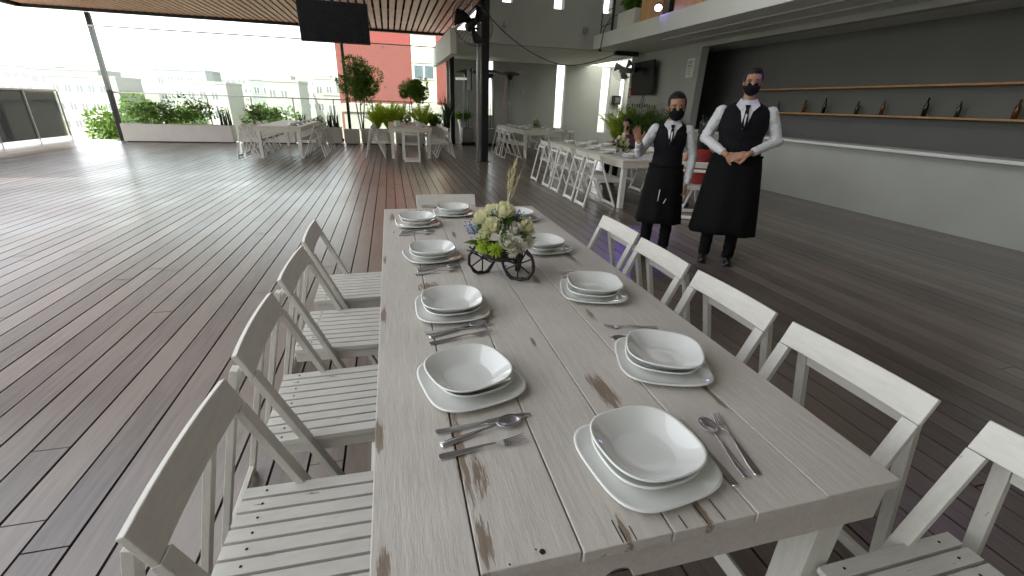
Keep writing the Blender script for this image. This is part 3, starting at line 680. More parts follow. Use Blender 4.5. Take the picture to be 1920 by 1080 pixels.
def make_cart(label, loc, rz, seed=1, wheat=True):
    rg = random.Random(seed)
    t = empty('flower_cart', loc, rz, label, 'centrepiece')
    # local: x = across wheels, y = forward. wheels r=.062
    def wheel(cx, cy, r, yaw, name='wheel'):
        b = MB(); n = 22; pts = []
        ax = Vector((math.cos(yaw), math.sin(yaw), 0))   # in-plane horizontal direction
        for k in range(n):
            a = 2*math.pi*k/n; rr = r*(1+rg.uniform(-.05,.05)); pts.append(Vector((cx,cy,r+.004))+ax*rr*math.cos(a)+Vector((0,0,1))*rr*math.sin(a))
        b.tube(pts, [.0062+rg.uniform(-.0012,.0022) for _ in pts], 7, closed=True)
        pts2 = [p+Vector((rg.uniform(-.003,.003),rg.uniform(-.003,.003),rg.uniform(-.003,.003))) for p in pts]; b.tube(pts2, .0036, 5, closed=True)
        for q_ in range(0, n, 3): b.tube([pts[q_], pts[q_]+Vector((rg.uniform(-.012,.012),rg.uniform(-.012,.012),rg.uniform(-.008,.012)))], .0025, 5)
        o = b.build(name, X['blackwire'], t, smooth=True)
        s_ = MB(); c = Vector((cx,cy,r+.004))
        for k in range(3):
            a = math.pi*k/3+.5; d = ax*math.cos(a)+Vector((0,0,1))*math.sin(a); s_.tube([c-d*r, c, c+d*r], .0032, 6)
        s_.ell(c, (.007,.007,.007), 8, 6); s_.build('spokes', X['blackwire'], o, smooth=True)
    wheel(-.072, .02, .064, R(20)); wheel(.050, -.088, .066, R(-38)); wheel(.085, .03, .05, R(62))
    b = MB(); b.tube([(-.078,.02,.068),(0,-.035,.075),(.052,-.088,.068)], .0036, 6); b.tube([(0,-.03,.075),(.04,.0,.07),(.085,.03,.054)], .0036, 6)
    b.tube([(-.13,.0,.125),(-.078,.02,.068),(-.03,.0,.10)],.0034,6); b.tube([(-.01,-.09,.10),(.052,-.088,.068),(.095,-.06,.12)],.0034,6); b.tube([(.052,-.088,.068),(.02,-.05,.10)],.0034,6); b.tube([(-.14,.0,.11),(-.05,-.04,.10),(.04,-.09,.095)],.0034,6); b.build('axle', X['blackwire'], t, smooth=True)
    b = MB(); b.lathe([(.0001,.066),(.05,.068),(.082,.088),(.092,.112),(.088,.115),(.078,.092),(.0001,.08)], 26); b.build('basket', X['black_metal'], t, smooth=True)
    b = MB()
    for zz, rr in ((.114,.094),(.098,.089)):
        b.tube([(rr*math.cos(2*math.pi*k/24), rr*math.sin(2*math.pi*k/24), zz+rg.uniform(-.003,.003)) for k in range(24)], .0035, 6, closed=True)
    b.build('rim', X['blackwire'], t, smooth=True)
    P = Vector((0,0,.135))
    lf = MB(); cn = [0]
    for (x, y, z, r, k) in ((-.045,-.05,.215,.036,0),(-.075,-.035,.175,.030,0),(.005,-.01,.262,.040,0),(.085,-.035,.205,.036,0),(-.075,.01,.235,.034,0),(.035,-.065,.205,.030,1),(.005,-.10,.165,.032,1),(-.03,.05,.25,.034,0),(.05,.06,.235,.034,1),(.105,.03,.19,.03,0),(-.10,.05,.19,.03,1),(.04,.10,.20,.03,0)):
        q_ = MB(); rose(q_, (x,y,z), r, (x*3,y*3-.1,.35), rg); q_.build('white_rose' if k else 'cream_rose', X['petalw' if k else 'petal'], t, smooth=True)
    for (x, y, z, r) in ((-.085,-.06,.14,.030),(-.045,-.092,.135,.032),(.055,-.095,.145,.028),(.095,-.055,.15,.03),(.02,-.105,.128,.026),(-.015,-.085,.16,.022)): q_ = MB(); mum(q_, (x,y,z), r, (x*4,y*4,.2), rg, 130); q_.ell((x,y,z),(r*.3,)*3,8,6); q_.build('green_bloom' if x < -.03 else 'white_bloom', X['mum' if x < -.03 else 'petalw'], t)
    for k in range(330):
        a = rg.uniform(0,2*math.pi); el = rg.uniform(-.1,1.3); d = Vector((math.cos(a)*math.cos(el), math.sin(a)*math.cos(el), math.sin(el)))
        lf.leaf(Vector((0,0,.15))+Vector((d.x*.085,d.y*.085,d.z*.075)), (d+Vector((rg.uniform(-.6,.6),rg.uniform(-.6,.6),rg.uniform(-.3,.5)))).normalized(), Vector((rg.uniform(-1,1),rg.uniform(-1,1),1)).normalized(), rg.uniform(.025,.05), rg.uniform(.010,.018))
    for (d, L_) in (((-1,-.15,.10),.075),((-1,-.3,.02),.05),((1,.1,.25),.05)): lf.leaf(Vector((d[0]*.09,-.04,.15)), Vector(d).normalized(), Vector((0,-.5,1)).normalized(), L_, .026)
    for (cx, cy, cz) in ((-.035,0,.255),(-.13,.02,.205),(.075,.03,.245),(.055,-.02,.245),(-.12,.0,.20),(.0,-.04,.225)):
        bl = MB()
        for k in range(17):
            p = Vector((cx,cy,cz))+Vector((rg.gauss(0,.012),rg.gauss(0,.012),rg.gauss(0,.012))); bl.ell(p, (.0028,)*3, 6, 4); bl.tube([p, (cx*.8,cy*.8,cz-.03)], .0006, 3)
        bl.build('blue_sprig', X['blue'], t)
    lf.build('leaves', X['leaf_green'], t)
    if wheat:
        wh = MB()
        for (dx, dy, L_) in ((.02,0,.17),(.035,.01,.19),(.01,.02,.15),(.045,.0,.13),(.03,-.01,.2)):
            p0 = Vector((.02,.0,.27)); p1 = p0+Vector((dx,dy,L_)); wh.tube([p0, p1], .0012, 5)
            for k in range(16):
                q = .35+.6*k/16; c = p0.lerp(p1, q); d = (p1-p0).normalized(); sd_ = Vector((math.cos(k*2.4), math.sin(k*2.4), 0)); wh.leaf(c, (d+sd_*.35).normalized(), sd_, .022, .006)
                if k % 2: wh.leaf(c, (d+sd_*.12).normalized(), sd_, .06, .0012)
        wh.build('wheat_ear', X['wheat'], t)
    return t
make_cart('black wire cart of cream roses and wheat on the foreground table', (.455,1.90,.7605), 0, 1).scale = (1.13,1.13,1.13)
make_cart('black wire cart of white flowers beside the seated man', (4.02,7.62,.7605), R(20), 4)
make_cart('black wire cart of white flowers on the table by the slot windows', (4.70,15.05,.8005), R(40), 9)
make_cart('black wire cart with dark flowers on the table facing the red building', (.52,15.2,.8105), R(80), 12, False)

# ------------------------------------------------------------------ televisions, fans, cable, signs
def tv(label, loc, rz, w_, h, tilt, arm):
    t = empty('television', loc, rz, label, 'television'); t.rotation_euler = (tilt,0,rz)
    MB().box(-w_/2,w_/2,0,.05,-h/2,h/2).build('casing', X['tvframe'], t, bevel=.006)
    MB().box(-w_/2+.012,w_/2-.012,-.002,.0,-h/2+.02,h/2-.012).build('screen', X['screen'], t)
    b = MB(); b.box(-.15,.15,.05,.09,-.15,.15)
    for p in arm: b.beam(p[0], p[1], .05, .05)
    b.build('bracket', X['black_metal'], t); return t
tv('large black television hanging from the slat ceiling', (-.76,8.6,2.61), R(0), 1.06, .58, R(8), [((0,.08,.1),(0,.12,1.02))])
tv('black television mounted on the grey wall behind the waitress', (7.38,13.25,2.33), R(-96), 1.60, .92, R(6), [((0,.06,0),(0,.16,0))])
t = empty('television', (2.95,17.3,2.26), R(80), 'television seen edge on from behind on a swivel arm at the back', 'television')
MB().box(-.55,.55,0,.06,-.34,.34).build('casing', X['tvframe'], t, bevel=.006)
b = MB(); b.box(-.2,.2,.06,.12,-.25,.22); b.beam((0,.12,.02),(.1,.60,.02),.06,.08); b.box(-.3,-.2,.1,.2,-.35,.3); b.build('bracket', X['grey_metal'], t)

def fan(label, loc, rz, tilt, r, m, motor, arm=None):
    t = empty('wall_fan', loc, rz, label, 'fan'); t.rotation_euler = (tilt,0,rz)
    b = MB(); n = 40
    for rr, yy in ((r,.0),(r*.99,-.05),(r*.66,-.085),(r*.33,-.10),(r*.85,.075),(r*.45,.09)):
        b.tube([(rr*math.cos(2*math.pi*k/n), yy, rr*math.sin(2*math.pi*k/n)) for k in range(n)], .0055 if rr == r else .003, 5, closed=True)
    for k in range(36):
        a = 2*math.pi*k/36; c_, s_ = math.cos(a), math.sin(a)
        b.tube([(r*.12*c_,-.105,r*.12*s_),(r*.55*c_,-.095,r*.55*s_),(r*.9*c_,-.065,r*.9*s_),(r*c_,0,r*s_),(r*.85*c_,.08,r*.85*s_),(r*.15*c_,.10,r*.15*s_)], .0034, 4)
    b.build('cage', m, t, smooth=True)
    for k in range(3):
        b = MB(); a0 = 2*math.pi*k/3+.4; vs = []; 
        for i in range(6):
            q = .12+.78*i/5
            for j in range(4):
                u = j/3-.5; a = a0+u*(.95-.15*i/5)+q*.5; vs.append((r*q*math.cos(a), u*.10, r*q*math.sin(a)))
        b.add(vs, [(i*4+j, i*4+j+1, (i+1)*4+j+1, (i+1)*4+j) for i in range(5) for j in range(3)])
        o = b.build('blade', motor, t, smooth=True); sm_ = o.modifiers.new('th','SOLIDIFY'); sm_.thickness = .003
    b = MB(); b.lathe([(.0001,-.11),(r*.16,-.10),(r*.17,-.02),(r*.15,.02),(r*.2,.10),(r*.2,.26),(r*.12,.29),(.0001,.29)], 18)
    b.v = [(x_, z_, y_) for (x_, y_, z_) in b.v]; b.f = [tuple(reversed(f)) for f in b.f]; b.build('motor', motor, t, smooth=True)
    if arm:
        b = MB()
        for p in arm: b.beam(p[0], p[1], .045, .045)
        b.build('arm', motor, t)
    return t
X['fanblade'] = mat('grey_fan_blade', (.20,.16,.14), .4, metal=.3)
fan('large black wall fan at the top of the black column', (2.08,12.15,3.27), R(14), R(-14), .52, X['black_metal'], X['black_metal'], [((0,.26,0),(.36,.42,.05))])
X['palemetal'] = mat('pale_fan_metal', (.45,.45,.42), .35, metal=.3)
fan('pale wall fan at the corner left of the wall television', (7.0,13.75,2.60), R(-42), R(-6), .33, X['palemetal'], X['grey_metal'], None)
tag(MB().box(7.05,7.548,14.02,14.14,2.52,2.66).build('fan_bracket', X['black_metal'], bevel=.01), 'black bracket holding the pale fan to the wall corner', 'bracket')
tag(MB().box(6.55,7.3,13.45,13.62,2.93,3.045).build('projector', X['black_metal'], bevel=.02), 'small black projector under the balcony corner', 'projector')
pts = []
cc = [(2.36,12.4,3.64),(2.89,12.5,3.19),(3.53,12.7,2.86),(4.1,12.85,2.66),(4.59,13.0,2.56),(5.0,13.1,2.55),(5.39,13.2,2.60),(6.12,13.35,2.79),(6.61,13.5,2.98)]
tag(MB().tube(cc, .014, 6).build('cable', X['black_metal'], smooth=True, subd=1), 'black cable sagging from the column to the balcony corner', 'cable')
b = MB(); b.tube([(6.3,12.9,3.9),(6.02,12.95,3.75),(5.86,12.95,3.45),(5.84,13.0,3.05),(5.85,13.05,2.98)], .012, 6); b.ell((5.85,13.05,2.98),(.04,.03,.04),8,6)
tag(b.build('cable', X['black_metal'], smooth=True), 'thin black wire hanging off the balcony corner', 'cable')

def sign(name, label, loc, rz, w_, h, base, marks, frame=X['winframe']):
    t = empty(name, loc, rz, label, 'sign'); MB().box(-w_/2,w_/2,0,.012,-h/2,h/2).build('frame', frame, t); MB().box(-w_/2+.015,w_/2-.015,-.003,-.0005,-h/2+.015,h/2-.015).build('panel', base, t)
    b = MB()
    for (x0, x1, z0, z1) in marks: b.box(x0*w_,x1*w_,-.0055,-.0035,z0*h,z1*h)
    b.build('print', X['signgreen'] if name == 'notice_sign' else X['winframe'], t); return t
X['bottle_0'] = mat('green_bottle', (.02,.06,.02), .1); X['bottle_1'] = mat('amber_bottle', (.12,.04,.01), .1); X['bottle_2'] = mat('dark_bottle', (.012,.012,.014), .1)
X['signgreen'] = mat('sign_print', (.16,.18,.15), .6); X['signbase'] = mat('sign_white', (.60,.62,.56), .5); X['signred'] = mat('sign_red', (.40,.05,.05), .5)
mk = [(-.30,.30,.30,.36),(-.30,.18,.22,.26)]
for k in range(4): mk.append((-.32+.17*k,-.22+.17*k,.06,.17))
for k in range(5): mk.append((-.33,.28-(k % 2)*.14,-.04-k*.075,-.015-k*.075))
sign('notice_sign', 'white framed notice with grey printing on the wall right of the television', (7.53,11.13,2.50), R(-90), .30, .44, X['signbase'], mk)
sign('fire_sign', 'small red fire extinguisher sign on the wall corner behind the seated man', (7.53,14.17,1.95), R(-90), .20, .34, X['signred'], [(-.10,.08,-.30,.14),(-.16,.02,.18,.23),(-.02,.03,.14,.30),(.08,.22,.12,.16)])
# wrought script lettering below the television
b = MB(); pts = []
def wp(u, v): return (7.535, 13.95-u, 1.55+v)
for k in range(90):
    q = k/89; u = q*1.25; pts.append(wp(u+.05*math.cos(q*52), .055*math.sin(q*52)*(1.5 if k < 12 or 38 < k < 48 else .8)+.05*math.sin(q*3)))
b.tube(pts, .008, 5); b.tube([wp(.55,.12),wp(.64,.38),wp(.74,.12)], .008, 5); b.tube([wp(.0,-.06),wp(.2,-.13),wp(.38,-.08),wp(.2,-.16)], .007, 5)
tag(b.build('wall_lettering', X['black_metal'], smooth=True), 'thin dark script lettering on the wall below the television', 'lettering')
# small wall things
for (x_, z_, w_, h, lb, nm) in ((5.22,2.65,.10,.16,'small white switch box high on the grey back wall','switch_box'),(5.35,2.0,.09,.14,'small grey socket plate lower on the grey back wall','socket'),(9.55,1.80,.34,.36,'black speaker between the right slot windows','speaker')):
    t = empty(nm, (x_,19.19,z_), 0, lb, nm.replace('_',' ')); MB().box(-w_/2,w_/2,-.05 if nm != 'speaker' else -.2,0,-h/2,h/2).build('body', X['black_metal'] if nm == 'speaker' else X['winframe'], t, bevel=.008)
    MB().box(-w_*.3,w_*.3,-.056 if nm != 'speaker' else -.206,-.051 if nm != 'speaker' else -.201,-h*.3,h*.3).build('face', X['grey_metal'], t)
for (x_, lb) in ((3.24,'small grey floodlight low on the upper wall near the column'),(5.6,'small dark bracket on the upper wall near the balcony')):
    t = empty('wall_light', (x_,13.69,3.55), 0, lb, 'light'); MB().box(-.05,.05,-.10,0,-.09,.05).build('housing', X['grey_metal'], t, bevel=.01); MB().box(-.03,.03,-.14,-.10,-.13,-.05).build('head', X['grey_metal'], t, bevel=.01)

# patio heaters
def heater(x_, y_, label, rz=0):
    t = empty('patio_heater', (x_,y_,0), rz, label, 'heater', 'patio heaters by the back wall')
    MB().box(-.26,.26,-.26,.26,.0,.10).build('base', X['black_metal'], t, bevel=.01); MB().box(-.21,.21,-.21,.21,.10,.62).build('cabinet', X['grey_metal'], t, bevel=.01)
    for sx in (-1,1):
        for sy in (-1,1): MB().beam((sx*.24,sy*.24,.1),(sx*.09,sy*.09,2.5),.03,.03).build('post', X['grey_metal'], t)
    MB().tube([(0,0,.62),(0,0,2.35)],.055,14).build('glass_tube', X['tglass'], t, smooth=True)
    MB().box(-.11,.11,-.11,.11,2.35,2.5).build('burner', X['black_metal'], t)
    b = MB(); b.add([(-.40,-.40,2.52),(.40,-.40,2.52),(.40,.40,2.52),(-.40,.40,2.52),(-.1,-.1,2.62),(.1,-.1,2.62),(.1,.1,2.62),(-.1,.1,2.62)],[(0,3,2,1),(4,5,6,7),(0,1,5,4),(1,2,6,5),(2,3,7,6),(3,0,4,7)]); b.build('reflector', X['black_metal'], t)
heater(3.62, 17.5, 'tall pyramid patio heater nearest the black column'); heater(4.45, 17.9, 'tall pyramid patio heater right of the slot window'); heater(2.85, 17.9, 'tall pyramid patio heater partly hidden by the black column')

# ------------------------------------------------------------------ plants
def rvec(rg): return Vector((rg.gauss(0,1), rg.gauss(0,1), rg.gauss(0,1))).normalized()
def crown(b, c, r, n, L_, W, rg, clumps=16, fill=.45):
    cs = []
    for k in range(clumps):
        d = rvec(rg); q = rg.uniform(.35,.85); cs.append((Vector((c[0]+d.x*r[0]*q, c[1]+d.y*r[1]*q, c[2]+d.z*r[2]*q)), rg.uniform(.26,.46)))
    for k in range(n):
        cc_, s_ = rg.choice(cs); d = rvec(rg); q = rg.uniform(.3,1)**.5*s_; p = cc_+Vector((d.x*r[0]*q, d.y*r[1]*q, d.z*r[2]*q))
        dd = (d+Vector((0,0,-.25))+rvec(rg)*.6).normalized(); b.leaf(p, dd, rvec(rg), L_*rg.uniform(.7,1.3), W*rg.uniform(.7,1.3))
    return cs
def planter_box(name, x0, x1, y0, y1, h, label, m=None):
    t = empty(name, ((x0+x1)/2,(y0+y1)/2,0), 0, label, 'planter'); w_ = (x1-x0)/2; d_ = (y1-y0)/2; b = MB(); th = .03
    b.box(-w_,w_,-d_,-d_+th,.03,h); b.box(-w_,w_,d_-th,d_,.03,h); b.box(-w_,-w_+th,-d_+th,d_-th,.03,h); b.box(w_-th,w_,-d_+th,d_-th,.03,h); b.box(-w_+th,w_-th,-d_+th,d_-th,.03,.08)
    b.build('box', m or X['planter'], t, bevel=.004); MB().box(-w_+.05,w_-.05,-d_+.05,d_-.05,0,.03).build('foot', X['hot'], t); MB().box(-w_+th+.001,w_-th-.001,-d_+th+.001,d_-th-.001,h-.08,h-.04).build('soil', X['soil'], t); return t
def small_tree(name, x_, y_, z0, top, r, stems, label, seed, lm, n=3800, cl=18):
    rg = random.Random(seed); t = empty(name, (x_,y_,z0), 0, label, 'tree'); b = MB(); cz = top-z0-r[2]; b2 = MB(); cs = crown(b2, (0,0,cz), r, n, .085, .035, rg, cl)
    for k in range(stems):
        a = 2*math.pi*k/stems+.6; dx = math.cos(a)*.13; dy = math.sin(a)*.06; pts = []
        for i in range(7):
            q = i/6; pts.append((dx*.4+dx*q*1.4+rg.uniform(-.012,.012), dy*.4+dy*q, q*(cz-.1)))
        b.tube(pts, [.024-.010*i/6 for i in range(7)], 8)
        for (cc_, s_) in cs[k::stems]: b.tube([pts[-1-(int(s_*100) % 2)], (Vector(pts[-1])+cc_)/2+rvec(rg)*.03, cc_], [.012,.008,.003], 5)
    b.build('trunk', X['bark'], t, smooth=True); b2.build('crown', lm, t); return t
P1 = planter_box('planter', -2.18,-1.68,17.35,17.80,.56,'white square planter with sword plants left of the thin black post')
P2 = planter_box('planter', -1.58,-1.10,17.35,17.80,.50,'white square planter holding the tall ficus tree')
planter_box('planter', -3.10,-2.24,17.35,17.80,.55,'white planter with flowering plants behind the far left table')
planter_box('planter', -4.9,-3.2,17.35,17.80,.55,'long white planter with mixed leaves at the left')
planter_box('planter', -8.2,-5.1,17.35,17.80,.55,'longest white planter at the far left back corner')
planter_box('planter', -1.02,.10,17.45,17.85,.52,'low white planter behind the left chairs of the red building table')
planter_box('planter', .16,1.22,17.45,17.85,.52,'low white planter directly behind the red building table')
planter_box('planter', 1.28,2.0,17.35,17.85,.66,'white planter at the right end of the glass railing')
small_tree('ficus_tree', -.98,17.6,.44,2.84,(.74,.55,.70),3,'tall ficus tree with a full round crown in a white planter',2,X['leaf_dark'],6800,26)
small_tree('ficus_tree', .94,17.65,.46,2.32,(.50,.45,.48),2,'smaller round ficus tree behind the red building table',5,X['leaf_olive'],5200,20)
def palm(b, c, n, L_, rg, wl=.16, lw=.02):
    for k in range(n):
        a = rg.uniform(0,2*math.pi); out = rg.uniform(.3,1); hh = rg.uniform(.6,1.05)*L_; p = Vector(c); pts = []
        for i in range(9): q = i/8; pts.append(Vector(c)+Vector((math.cos(a)*out*L_*.6*q**1.3, math.sin(a)*out*L_*.5*q**1.3, hh*(q-.38*q*q*out))))
        b.tube(pts, .004, 4)
        for i in range(2, 9):
            d = (pts[i]-pts[i-1]).normalized(); sd_ = d.cross(Vector((0,0,1))).normalized()
            for s_ in (-1,1):
                for h_ in (0,.5): b.leaf(pts[i-1].lerp(pts[i], h_), (sd_*s_+d*.8+Vector((0,0,rg.uniform(-.2,.4)))).normalized(), Vector((0,0,1)), wl*rg.uniform(.6,1), lw)
def plant(name, label, loc, fn, m, seed=0, cat='plant', grp=None):
    rg = random.Random(seed); t = empty(name, loc, 0, label, cat, grp); b = MB(); fn(b, rg); b.build('leaves', m, t)
    s_ = MB(); 
    for k in range(3): s_.tube([(rg.uniform(-.03,.03),rg.uniform(-.03,.03),-.01),(rg.uniform(-.04,.04),rg.uniform(-.04,.04),.14)], .008, 6)
    s_.build('stem', X['bark'], t); return t
for k, (x_, L_, lb) in enumerate(((-.10,1.0,'yellow green palm left of the red building table'),(.30,.95,'yellow green palm just behind the red building table'),(1.18,.95,'yellow green palm right of the smaller ficus'),(-.45,.75,'low yellow green palm beside the tall ficus'))):
    plant('palm_plant', lb, (x_,17.62,.45), lambda b, rg, L_=L_: palm(b, (0,0,0), 50, L_*1.22, rg, .19, .036), X['leaf_yel'], 20+k, grp='yellow green palms in the low planters')
def blades(b, rg, n, h, sp, wd, lean=.2):
    for k in range(n):
        a = rg.uniform(0,2*math.pi); p = Vector((rg.uniform(-sp,sp), rg.uniform(-.1,.1), 0)); hh = h*rg.uniform(.55,1.05); ln_ = Vector((math.cos(a),math.sin(a),0))*lean*hh*rg.uniform(.2,1); sd_ = Vector((-math.sin(a),math.cos(a),0)); vs = []
        for i in range(5):
            q = i/4; c = p+ln_*q*q+Vector((0,0,hh*q)); w_ = wd*(1-q**2.2)*.5+.001; vs += [c-sd_*w_, c+sd_*w_]
        b.add(vs, [(i*2,i*2+1,i*2+3,i*2+2) for i in range(4)])
plant('sword_plant', 'dark upright sword plant in the planter left of the post', (-1.93,17.58,.50), lambda b, rg: blades(b, rg, 38, .62, .18, .045, .35), X['leaf_snake'], 31)
plant('flowering_plant', 'brownish flowering plant behind the far left chairs', (-2.55,17.58,.5), lambda b, rg: crown(b,(0,0,.22),(.30,.15,.25),700,.06,.03,rg,9), X['leaf_olive'], 32)
plant('sword_plant', 'sword plant behind the far left table', (-2.95,17.58,.5), lambda b, rg: blades(b, rg, 26, .60, .12, .04, .3), X['leaf_snake'], 33)
plant('shrub', 'green shrub in the long left planter', (-4.0,17.58,.5), lambda b, rg: crown(b,(0,0,.35),(.75,.18,.4),1500,.08,.04,rg,14), X['leaf_green'], 34)
plant('shrub', 'green shrub in the longest left planter', (-6.6,17.58,.5), lambda b, rg: crown(b,(0,0,.4),(1.4,.2,.45),2400,.09,.045,rg,22), X['leaf_green'], 35)
plant('sword_plant', 'sword plant at the end of the longest left planter', (-5.3,17.58,.5), lambda b, rg: blades(b, rg, 26, .7, .15, .04, .3), X['leaf_snake'], 36)
plant('dracaena', 'dark spiky plant at the right end of the railing', (2.0,17.3,.62), lambda b, rg: blades(b, rg, 60, 1.2, .10, .035, .55), X['leaf_snake'], 37)
plant('shrub', 'dark leafy shrub in the right end planter', (1.62,17.6,.62), lambda b, rg: crown(b,(0,0,.28),(.34,.2,.30),800,.10,.05,rg,9), X['leaf_dark'], 38)
plant('balcony_plant', 'leafy plant in the balcony planter', (6.14,11.95,3.75), lambda b, rg: crown(b,(0,0,.35),(.22,.5,.42),1300,.13,.05,rg,14), X['leaf_dark'], 39)
# bush behind the seated guests
planter_box('planter', 6.75,7.35,10.6,13.9,.5,'long low planter against the television wall')
plant('palm_plant', 'bushy green palm below the wall lettering', (7.05,12.0,.45), lambda b, rg: [palm(b, (0,q,0), 26, 1.35, rg, .22, .035) for q in (-.7,-.2,.3,.8)] and None, X['leaf_green'], 41)
plant('palm_plant', 'light green palm left of the seated man', (7.0,13.4,.45), lambda b, rg: [palm(b, (0,q,0), 26, 1.3, rg, .22, .035) for q in (0,.4)] and None, X['leaf_yel'], 42)
# tall tapered pot by the back wall
t = empty('tall_pot', (2.78,18.35,0), 0, 'tall flared pale pot with a dark plant by the back wall', 'pot')
b = MB(); b.lathe([(.17,0),(.16,.02),(.155,.35),(.18,.65),(.24,.90),(.22,.90),(.16,.62),(.0001,.60)], 28, n=4); b.build('vase', X['planter'], t, smooth=False)
plant('pot_plant', 'dark low plant in the tall flared pot', (2.78,18.35,.6), lambda b, rg: crown(b,(0,0,.42),(.32,.28,.16),700,.14,.05,rg,9), X['leaf_dark'], 43)
t = empty('floor_spotlight', (-1.63,17.2,0), 0, 'tiny black floor spotlight between the two planters', 'light'); MB().lathe([(.0001,0),(.05,0),(.05,.015),(.0001,.015)],14).build('base', X['black_metal'], t); MB().tube([(0,0,.015),(0,0,.12)],.01,8).build('stem', X['black_metal'], t)
b = MB(); b.tube([(0,-.05,.12),(0,.06,.17)],[.03,.04],12); b.build('head', X['black_metal'], t)
# exterior trees beyond the railing
rg = random.Random(77)
for k, (x_, y_, h, lb) in enumerate(((-9.5,42,.5,'pale hazy street tree closest to the red building'),(-14,38,-.1,'pale hazy street tree left of the closest one'),(-21,46,.8,'broad pale street tree further left'),(-31,44,.2,'broad street tree at the far left of town'))):
    t = empty('street_tree', (x_,y_,-9), 0, lb, 'tree', 'street trees beyond the railing'); b2 = MB(); cs = crown(b2, (0,0,7.2+h), (2.6,2.6,2.2), 2600, .38, .22, rg, 16); b2.build('crown', X['leaf_green'], t)
    b = MB(); b.tube([(0,0,0),(.1,0,3),(0,0,6.5)], [.25,.2,.12], 8)
    for (cc_, s_) in cs[:8]: b.tube([(0,0,5.5), cc_], [.1,.03], 5)
    b.build('trunk', X['bark'], t)

# ------------------------------------------------------------------ bar things
def bottle(x_, y_, lb, h=.30, r=.035, m='glass'):
    t = MB(); t.lathe([(.0001,0),(r,0),(r,h*.6),(r*.4,h*.78),(r*.38,h),(.0001,h)], 16); o = t.build('bottle', X[m], None, smooth=True, loc=(x_,y_,1.051)); tag(o, lb, 'bottle')
def glass_(x_, y_, lb, h=.16):
    t = MB(); t.lathe([(.03,0),(.032,h),(.029,h),(.027,.01),(.0001,.01)], 16); o = t.build('drinking_glass', X['glass'], None, smooth=True, loc=(x_,y_,1.051)); tag(o, lb, 'glass', 'glasses on the bar counter')
bottle(7.6,10.35,'clear glass bottle at the left end of the bar counter',.36,.05); bottle(7.6,10.2,'second clear glass bottle beside the first on the bar counter',.32,.045)
for k in range(4): glass_(7.58, 9.95-.11*k, '%s tall clear glass right of the bottles on the bar counter' % ('first','second','third','fourth')[k], .22)

shb = ['first','second','third','fourth','fifth','sixth','seventh','eighth','ninth','tenth']
for k in range(10):
    bm_ = MB(); h = .24+.03*(k % 3); r_ = .032+.004*(k % 2); bm_.lathe([(.0001,0),(r_,0),(r_,h*.6),(r_*.4,h*.78),(r_*.38,h),(.0001,h)], 14)
    o = bm_.build('bottle', X['bottle_%d' % (k % 3)], None, smooth=True, loc=(8.9,9.4-k*.62-(k % 2)*.12,1.531)); tag(o, '%s dark bottle from the left on the lower bar shelf' % shb[k], 'bottle', 'bottles on the bar shelf')
# stage lamps on the balcony edge
def stage_lamp(loc, target, label, en):
    t = empty('stage_lamp', loc, 0, label, 'lamp'); d = (Vector(target)-Vector(loc)).normalized(); t.rotation_euler = d.to_track_quat('Z','Y').to_euler()
    b = MB(); b.lathe([(.0001,-.16),(.06,-.16),(.075,-.05),(.085,.06),(.08,.06),(.07,-.02),(.0001,-.02)], 20); b.build('housing', X['black_metal'], t, smooth=True)
    MB().lathe([(.0001,.02),(.072,.02),(.072,.01),(.0001,.01)], 20).build('lens', emat('violet_lens', (.35,.28,1.0), 14), t)
    l = bpy.data.lights.new('violet_spot', 'SPOT'); l.energy = en; l.color = (.22,.10,1.0); l.spot_size = R(20); l.spot_blend = .6; l.shadow_soft_size = .06
    o = bpy.data.objects.new('violet_spot', l); col.objects.link(o); o.parent = t; o.location = (0,0,.08); o.rotation_euler = (math.pi,0,0)
stage_lamp((5.86,10.2,3.56), (3.0,5.2,.6), 'glowing violet stage lamp on the balcony between the wood panels', 14)
stage_lamp((5.80,2.2,3.30), (2.85,4.2,1.7), 'violet stage lamp on the near balcony edge aimed at the waitress', 18)

# ------------------------------------------------------------------ people
def hand(b, w0, d, n, t=1, curl=.25, s=1.0):
    d = Vector(d).normalized(); n = Vector(n); n = (n-d*n.dot(d)).normalized(); sd_ = d.cross(n); w0 = Vector(w0)
    rot = Matrix((sd_, d, n)).transposed()
    b.ell(w0+d*.048*s, (.040*s,.055*s,.016*s), 14, 9, rot)
    for i in range(4):
        p = w0+d*.088*s+sd_*t*(.030-.020*i)*s; L_ = (.070,.078,.072,.056)[i]*s; dd = (d+sd_*t*(.14-.09*i)).normalized()
        for j, q in enumerate((.45,.30,.25)):
            p2 = p+dd*L_*q; b.cap(p, (.0098-.0012*j)*s, p2, (.0092-.0012*j)*s, 8); p = p2; dd = (dd*math.cos(curl*(1+.35*i))+n*math.sin(curl*(1+.35*i))).normalized()
    p = w0+d*.022*s+sd_*t*.028*s; dd = (d*.75+sd_*t*.75+n*.15).normalized(); p2 = p+dd*.042*s; b.cap(p,.0135*s,p2,.0110*s,8); dd = (dd+d*.5).normalized(); b.cap(p2,.0105*s,p2+dd*.032*s,.009*s,8)
